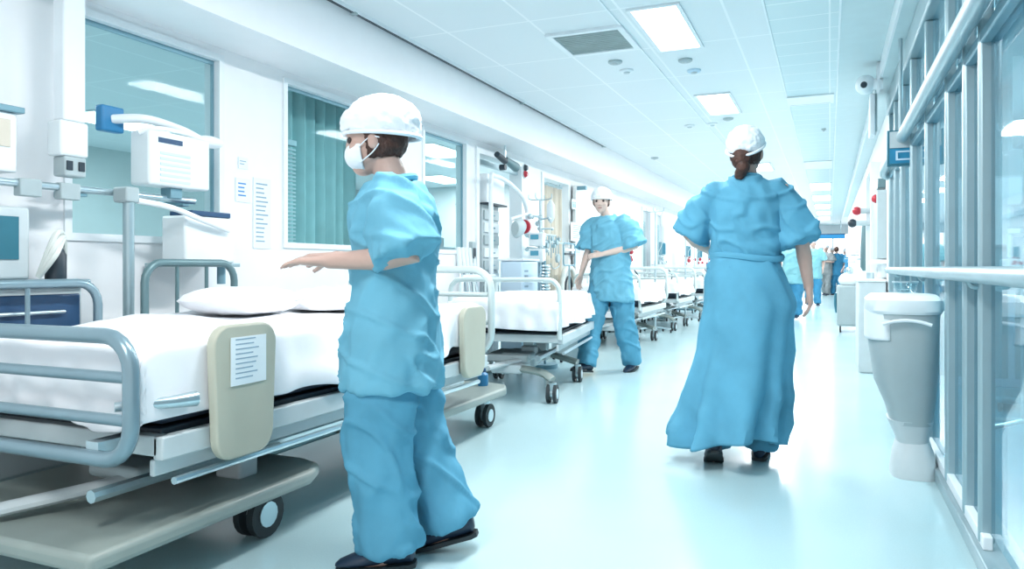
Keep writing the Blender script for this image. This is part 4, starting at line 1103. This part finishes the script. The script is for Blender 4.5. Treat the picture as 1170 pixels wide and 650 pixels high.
r = thing('hose_bundle', (-2.60, 6.92, 0), 0, 'dark coiled hose and chrome fittings on a small stand beside the ventilator', 'hose')
b = B()
for k in range(10): tube(b, [V(.03 * math.cos(t), .07 * math.sin(t) + .02 * math.sin(k), .72 + k * .032) for t in [2 * PI * q / 16 for q in range(16)]], .014, 8, closed=True)
obj('coil', b, 'steel', r)
b = B(); vtube(b, 0, 0, .04, 1.06, .012); disc(b, (0, 0, 0), .13, .04, 20); obj('stand', b, 'alu_dark', r)
r = thing('crutches', (-3.02, 5.98, 0), 0, 'bundle of grey metal crutches leaning by the third window frame', 'crutches')
for i in range(5):
    b = B(); tube(b, [(.05, .02 + i * .085, .02), (-.1, .10 + i * .075, 1.02)], .012, 8); o = obj('shaft', b, 'tube' if i % 2 else 'steel', r)
    b = B(); tube(b, [(-.1, .10 + i * .075, 1.0), (-.12, .10 + i * .075, 1.18)], .026, 10); obj('grip', b, 'white_plastic', o)
r = thing('cream_hose', (-3.02, 8.62, 0), 0, 'thick cream hose looped in an arch before the curtain', 'hose')
b = B(); tube(b, smooth_path([(0, .0, .5), (0, .02, .80), (0, .12, .96), (0, .28, 1.00), (0, .44, .94), (0, .52, .78), (0, .53, .5)]), .032, 12); obj('tube', b, 'hose', r)
b = B(); tube(b, smooth_path([(0, .14, .5), (0, .15, .78), (0, .27, .88), (0, .38, .78), (0, .39, .5)]), .014, 10); obj('inner_tube', b, 'dark', r)
obj('holder', bx((-.06, -.06, 0), (.06, .6, .52)), 'pale_grey', r, bevel=.01)
r = thing('wall_socket', (WL, 6.37, 1.14), 0, 'dark grey socket box on the frame right of the third window', 'socket')
obj('body', bx((0, -.04, -.10), (.04, .04, .10)), 'cabinet_grey', r, bevel=.006)
obj('cover', bx((.04, -.03, -.06), (.044, .03, .04)), 'dark', r, bevel=.002)
# wall camera and alarm lamps above the equipment
p = at(577, 184, -3.02)
r = thing('wall_camera', p, 0, 'dark and green swivel camera under the soffit over the equipment doorway', 'camera')
b = B(); tube(b, [(0, -.20, .04), (0, .0, .0)], [.03, .035], 12); obj('body', b, 'dark', r)
b = B(); tube(b, [(0, .0, .02), (0, .28, -.03)], [.03, .05], 12); obj('green_hood', b, 'tube_dark', r)
b = B(); tube(b, [(0, 0, 0), (0, 0, 2.235 - p.z)], .012, 8); obj('mount', b, 'steel', r)
b = B(); disc(b, (0, -.12, -.08), .03, .06, 12, 'x'); obj('lens', b, 'dark', r)
for py_, m_, nm in ((192, 'dark', 'small round dark alarm lamp high on the wall past the equipment doorway'), (199, 'red', 'small round red alarm lamp just below the dark one')):
    p = at(597, py_, WL)
    r = thing('alarm_lamp', (WL, p.y, p.z), 0, nm, 'alarm lamp')
    b = B(); disc(b, (0, 0, 0), .05, .03, 16, 'x'); obj('base', b, 'pale_grey', r)
    b = B(); disc(b, (.03, 0, 0), .04, .03, 16, 'x', .025); obj('lens', b, m_, r)
r = thing('sign_plate', (WL + .075, 9.42, 2.02), 0, 'small dark nameplate projecting at the top of the open door leaf', 'sign')
obj('plate', bx((0, -.03, 0), (.12, .03, .05)), 'alu_dark', r, bevel=.004)
# ---- machines along the wall in the distance
def cart(loc, label, seed):
    random.seed(seed); r = thing('monitor_trolley', loc, 0, label, 'trolley', 'monitor trolleys in the distance')
    obj('base', bx((-.2, -.2, .06), (.2, .2, .11)), 'alu_dark', r, bevel=.02)
    for x in (-.17, .17):
        for y in (-.17, .17): obj('castor', disc(B(), (x - .01, y, .035), .035, .02, 10, 'x'), 'rubber', r)
    b = B(); vtube(b, 0, 0, .1, 1.45, .02); obj('pole', b, 'steel', r)
    obj('shelf', bx((-.16, -.2, .82), (.18, .2, .85)), 'pale_grey', r, bevel=.004)
    obj('machine', bx((-.12, -.16, .85), (.14, .14, 1.05)), 'white_plastic', r, bevel=.012)
    o = obj('monitor', bx((.02, -.17, 1.22), (.08, .17, 1.46)), 'alu_dark', r, bevel=.01)
    obj('screen', bx((.08, -.15, 1.24), (.084, .15, 1.44)), 'screen', o, smooth=False)
    b = B()
    for k in range(6):
        z = 1.05 + random.random() * .2; y = random.uniform(-.14, .14); ball(b, (random.uniform(-.05, .12), y, z), random.uniform(.02, .04), 2)
    obj('fittings', b, random.choice(['steel', 'red', 'cream']), r)
    b = B(); tube(b, smooth_path([(.1, .1, 1.0), (.2, .15, .85), (.18, 0, .7), (.1, -.1, .85)]), .010, 6); obj('cable', b, 'dark', r)
    return r
for i, (y, x) in enumerate(((11.2, -2.92), (13.85, -2.92), (16.5, -2.9), (18.1, -2.9), (19.8, -2.9))):
    cart((x, y, 0), ['monitor trolley by the wall right after the walking nurse', 'second monitor trolley along the far left wall', 'third monitor trolley along the far left wall', 'fourth monitor trolley along the far left wall, near the gowned nurse', 'farthest monitor trolley, partly hidden by the gowned nurse'][i], i)
for i, (y, h_) in enumerate(((11.3, 1.85), (13.9, 1.9), (17.3, 1.9))):
    drip_stand((-2.45 if i < 2 else -2.85, y, 0), ['slim drip stand between the first distant trolleys', 'slim drip stand past the second distant trolley', 'slim drip stand near the farthest trolleys'][i], h=h_, pump=False)
r = thing('wall_box', (WL, 10.75, 1.72), 0, 'small white wall box with a red dot above the walking nurse', 'box')
obj('body', bx((0, 0, 0), (.08, .25, .16)), 'pale_grey', r, bevel=.006)
b = B(); disc(b, (.08, .2, .03), .03, .02, 12, 'x'); obj('red_button', b, 'red', r)
# ---- far end: blue banner
r = thing('banner', (0, Y1 - 3.0, 0), 0, 'blue banner sign hung across the far end of the corridor', 'sign')
obj('panel', bx((-.72, 0, 1.98), (.49, .05, 2.12)), 'banner', r, smooth=False)
obj('frame', bx((-.74, -.01, 2.12), (.50, .06, 2.15)), 'navy', r, smooth=False)
b = B()
for x in (-.6, .35): tube(b, [(x, .025, 2.14), (x, .025, CEIL)], .012, 6)
obj('hanger', b, 'alu', r)
# ================================================================== RIGHT SIDE, FAR
# alarm lamps standing out from the right wall
for (px_, py_, X, nm, m_) in ((1001, 227, .42, 'red alarm lamp on the right wall nearest the glass partition', 'red'), (979, 241, .30, 'red and dark alarm lamp farther down the right wall', 'red'), (974, 255, .25, 'dark round lamp, the farthest of those on the right wall', 'dark')):
    p = at(px_, py_, X)
    r = thing('alarm_lamp', p, 0, nm, 'alarm lamp')
    s = p.y / 9
    b = B(); ball(b, (0, 0, 0), .048 * s, 3); obj('lens', b, m_, r)
    b = B(); tube(b, [(.01, 0, 0), (WR - p.x, 0, 0)], .03 * s, 10); disc(b, (WR - p.x - .03, 0, 0), .07 * s, .03, 14, 'x'); obj('bracket', b, 'pale_grey', r)
r = thing('wall_panel', (WR - .0, 7.95, 0), 0, 'tall grey flat cabinet on the right wall just past the glass partition', 'cabinet')
obj('body', bx((-.08, 0, 1.08), (0, .75, 1.74)), 'cabinet_grey', r, bevel=.006)
obj('top_box', bx((-.07, .1, 1.77), (0, .35, 1.86)), 'tube_dark', r, bevel=.006)
obj('shelf', bx((-.12, -.02, 1.03), (0, .77, 1.07)), 'white', r, bevel=.004)
obj('shadow_gap', bx((-.05, .0, .90), (0, .6, 1.03)), 'pale_grey', r, bevel=.004)
r = thing('low_cabinet', (WR - .16, 7.75, 0), 0, 'low grey-green cabinet beyond the waste bin at the foot of the right wall', 'cabinet')
obj('body', bx((-.09, 0, 0), (.145, .85, .86)), 'pale_grey', r, bevel=.015)
obj('top', bx((-.10, -.01, .86), (.145, .86, .885)), 'white_plastic', r, bevel=.006)
b = B(); disc(b, (.02, .25, .885), .035, .06, 14); obj('dispenser', b, 'steel', r)
r = thing('trolley', (.22, 12.6, 0), 0, 'grey hamper trolley with white bag top by the distant right wall', 'trolley')
obj('body', bx((-.12, -.2, .1), (.26, .25, .72)), 'grey_plastic', r, bevel=.03)
b = B(); ball(b, (.07, 0, .80), (.17, .2, .12), 3); obj('bag', b, 'white_plastic', r)
b = B(); ball(b, (.06, -.08, .95), .06, 2); obj('lid_knob', b, 'steel', r)
b = B(); tube(b, smooth_path([(-.12, -.15, .3), (-.14, -.15, .45), (-.13, -.15, .6)]), .022, 10); obj('side_bumper', b, 'teal_dark', r)
for x in (-.08, .2):
    for y in (-.15, .18): obj('castor', disc(B(), (x, y, .05), .05, .02, 10, 'x'), 'rubber', r)
for i, y in enumerate((11.4, 14.6, 17.2, 20.5)):
    r = thing('wall_dispenser', (WR, y, 1.15 + .1 * (i % 2)), 0, ['dispenser on the right wall nearest the door frame', 'second dispenser along the distant right wall', 'third dispenser along the distant right wall', 'farthest dispenser on the right wall'][i], 'dispenser')
    obj('body', bx((-.12, 0, 0), (0, .16, .3)), 'white', r, bevel=.01)
    obj('tray', bx((-.15, .0, -.05), (0, .16, -.03)), 'cabinet_grey', r, bevel=.003)
r = thing('gown_rack', (WR - .1, 10.4, 0), 0, 'dark slim coat hung on the right wall past the white door frame', 'coat')
b = B(); lathe(b, (0, 0, .95), [(.02, 0), (.055, .05), (.05, .3), (.035, .55), (.01, .62)], 14, .8, 1); obj('fabric', b, 'tube_dark', r)
b = B(); tube(b, [(0, 0, 1.56), (.1, 0, 1.6)], .01, 8); obj('hook', b, 'steel', r)
# ================================================================== RIGHT ROOM
r = thing('curved_screen', (1.2, 4.6, 0), 0, 'white curved screen panel high behind the right glass pane', 'screen')
b = B(); pts = [V(1.9 * math.sin(a) - .25, 1.9 - 1.9 * math.cos(a), 0) for a in [math.radians(-2 + 4.5 * k) for k in range(16)]]
gv = [[b.verts.new(p + V(0, 0, z)) for p in pts] for z in (1.62, 2.1)]
for i in range(15): b.faces.new((gv[0][i], gv[0][i + 1], gv[1][i + 1], gv[1][i]))
o = obj('panel', b, 'white', r); md = o.modifiers.new('s', 'SOLIDIFY'); md.thickness = .03
b = B(); tube(b, [pts[2] + V(0, 0, 2.1), pts[2] + V(0, 0, CEIL)], .012, 8); tube(b, [pts[12] + V(0, 0, 2.1), pts[12] + V(0, 0, CEIL)], .012, 8); obj('hanger', b, 'steel', r)
for i, (x, y) in enumerate(((1.25, 6.2), (1.75, 6.9), (2.1, 5.2))):
    r = cart((x, y, .006), ['monitor trolley seen through the glass partition, nearest the posts', 'monitor trolley at the back of the room behind the glass', 'monitor trolley behind the widest glass pane on the right'][i], 20 + i)
    r['group'] = 'monitor trolleys behind the glass'
for i, (x, y) in enumerate(((1.05, 5.2), (1.5, 5.6))):
    drip_stand((x, y, .006), ['drip stand behind the glass partition, nearer one', 'drip stand behind the glass partition, farther one'][i], h=1.8)
r = thing('worktop_cabinet', (2.0, 7.55, 0), 0, 'long blue-grey cabinet against the back wall behind the glass partition', 'cabinet')
obj('body', bx((-1.2, -.3, .006), (1.6, .3, .85)), 'paper_blue', r, bevel=.01)
obj('worktop', bx((-1.22, -.33, .85), (1.62, .3, .89)), 'white', r, bevel=.005)
for k in range(5): obj('cabinet_door', bx((-1.15 + k * .55, -.315, .08), (-.65 + k * .55, -.30, .8)), 'alu', r, bevel=.004)
r = thing('wall_board', (1.35, 7.89, 1.2), 0, 'white boards on the back wall behind the glass partition', 'board')
obj('board', bx((-.45, -.03, 0), (.25, 0, .6)), 'white', r, smooth=False)
obj('frame', bx((-.47, -.02, -.02), (.27, 0.002, .62)), 'steel', r, smooth=False)
r = thing('operating_chair', (1.35, 3.9, .006), 0, 'white padded treatment chair close behind the near right pane', 'chair')
b = B(); box(b, (-.25, -.3, .5), (.3, .5, .62)); obj('seat', b, 'white_plastic', r, bevel=.05)
b = B(); tube(b, smooth_path([(0, .45, .6), (0, .6, .85), (0, .68, 1.1)]), [.14] * 13, 14, flat=.5); obj('backrest', b, 'white_plastic', r)
b = B(); disc(b, (0, .1, 0), .25, .05, 24); disc(b, (0, .1, .05), .06, .46, 16); obj('pedestal', b, 'teal_dark', r)
b = B(); tube(b, smooth_path([(-.28, -.1, .6), (-.3, -.1, .78), (-.3, .3, .8)]), .025, 10); obj('armrest', b, 'blue', r)
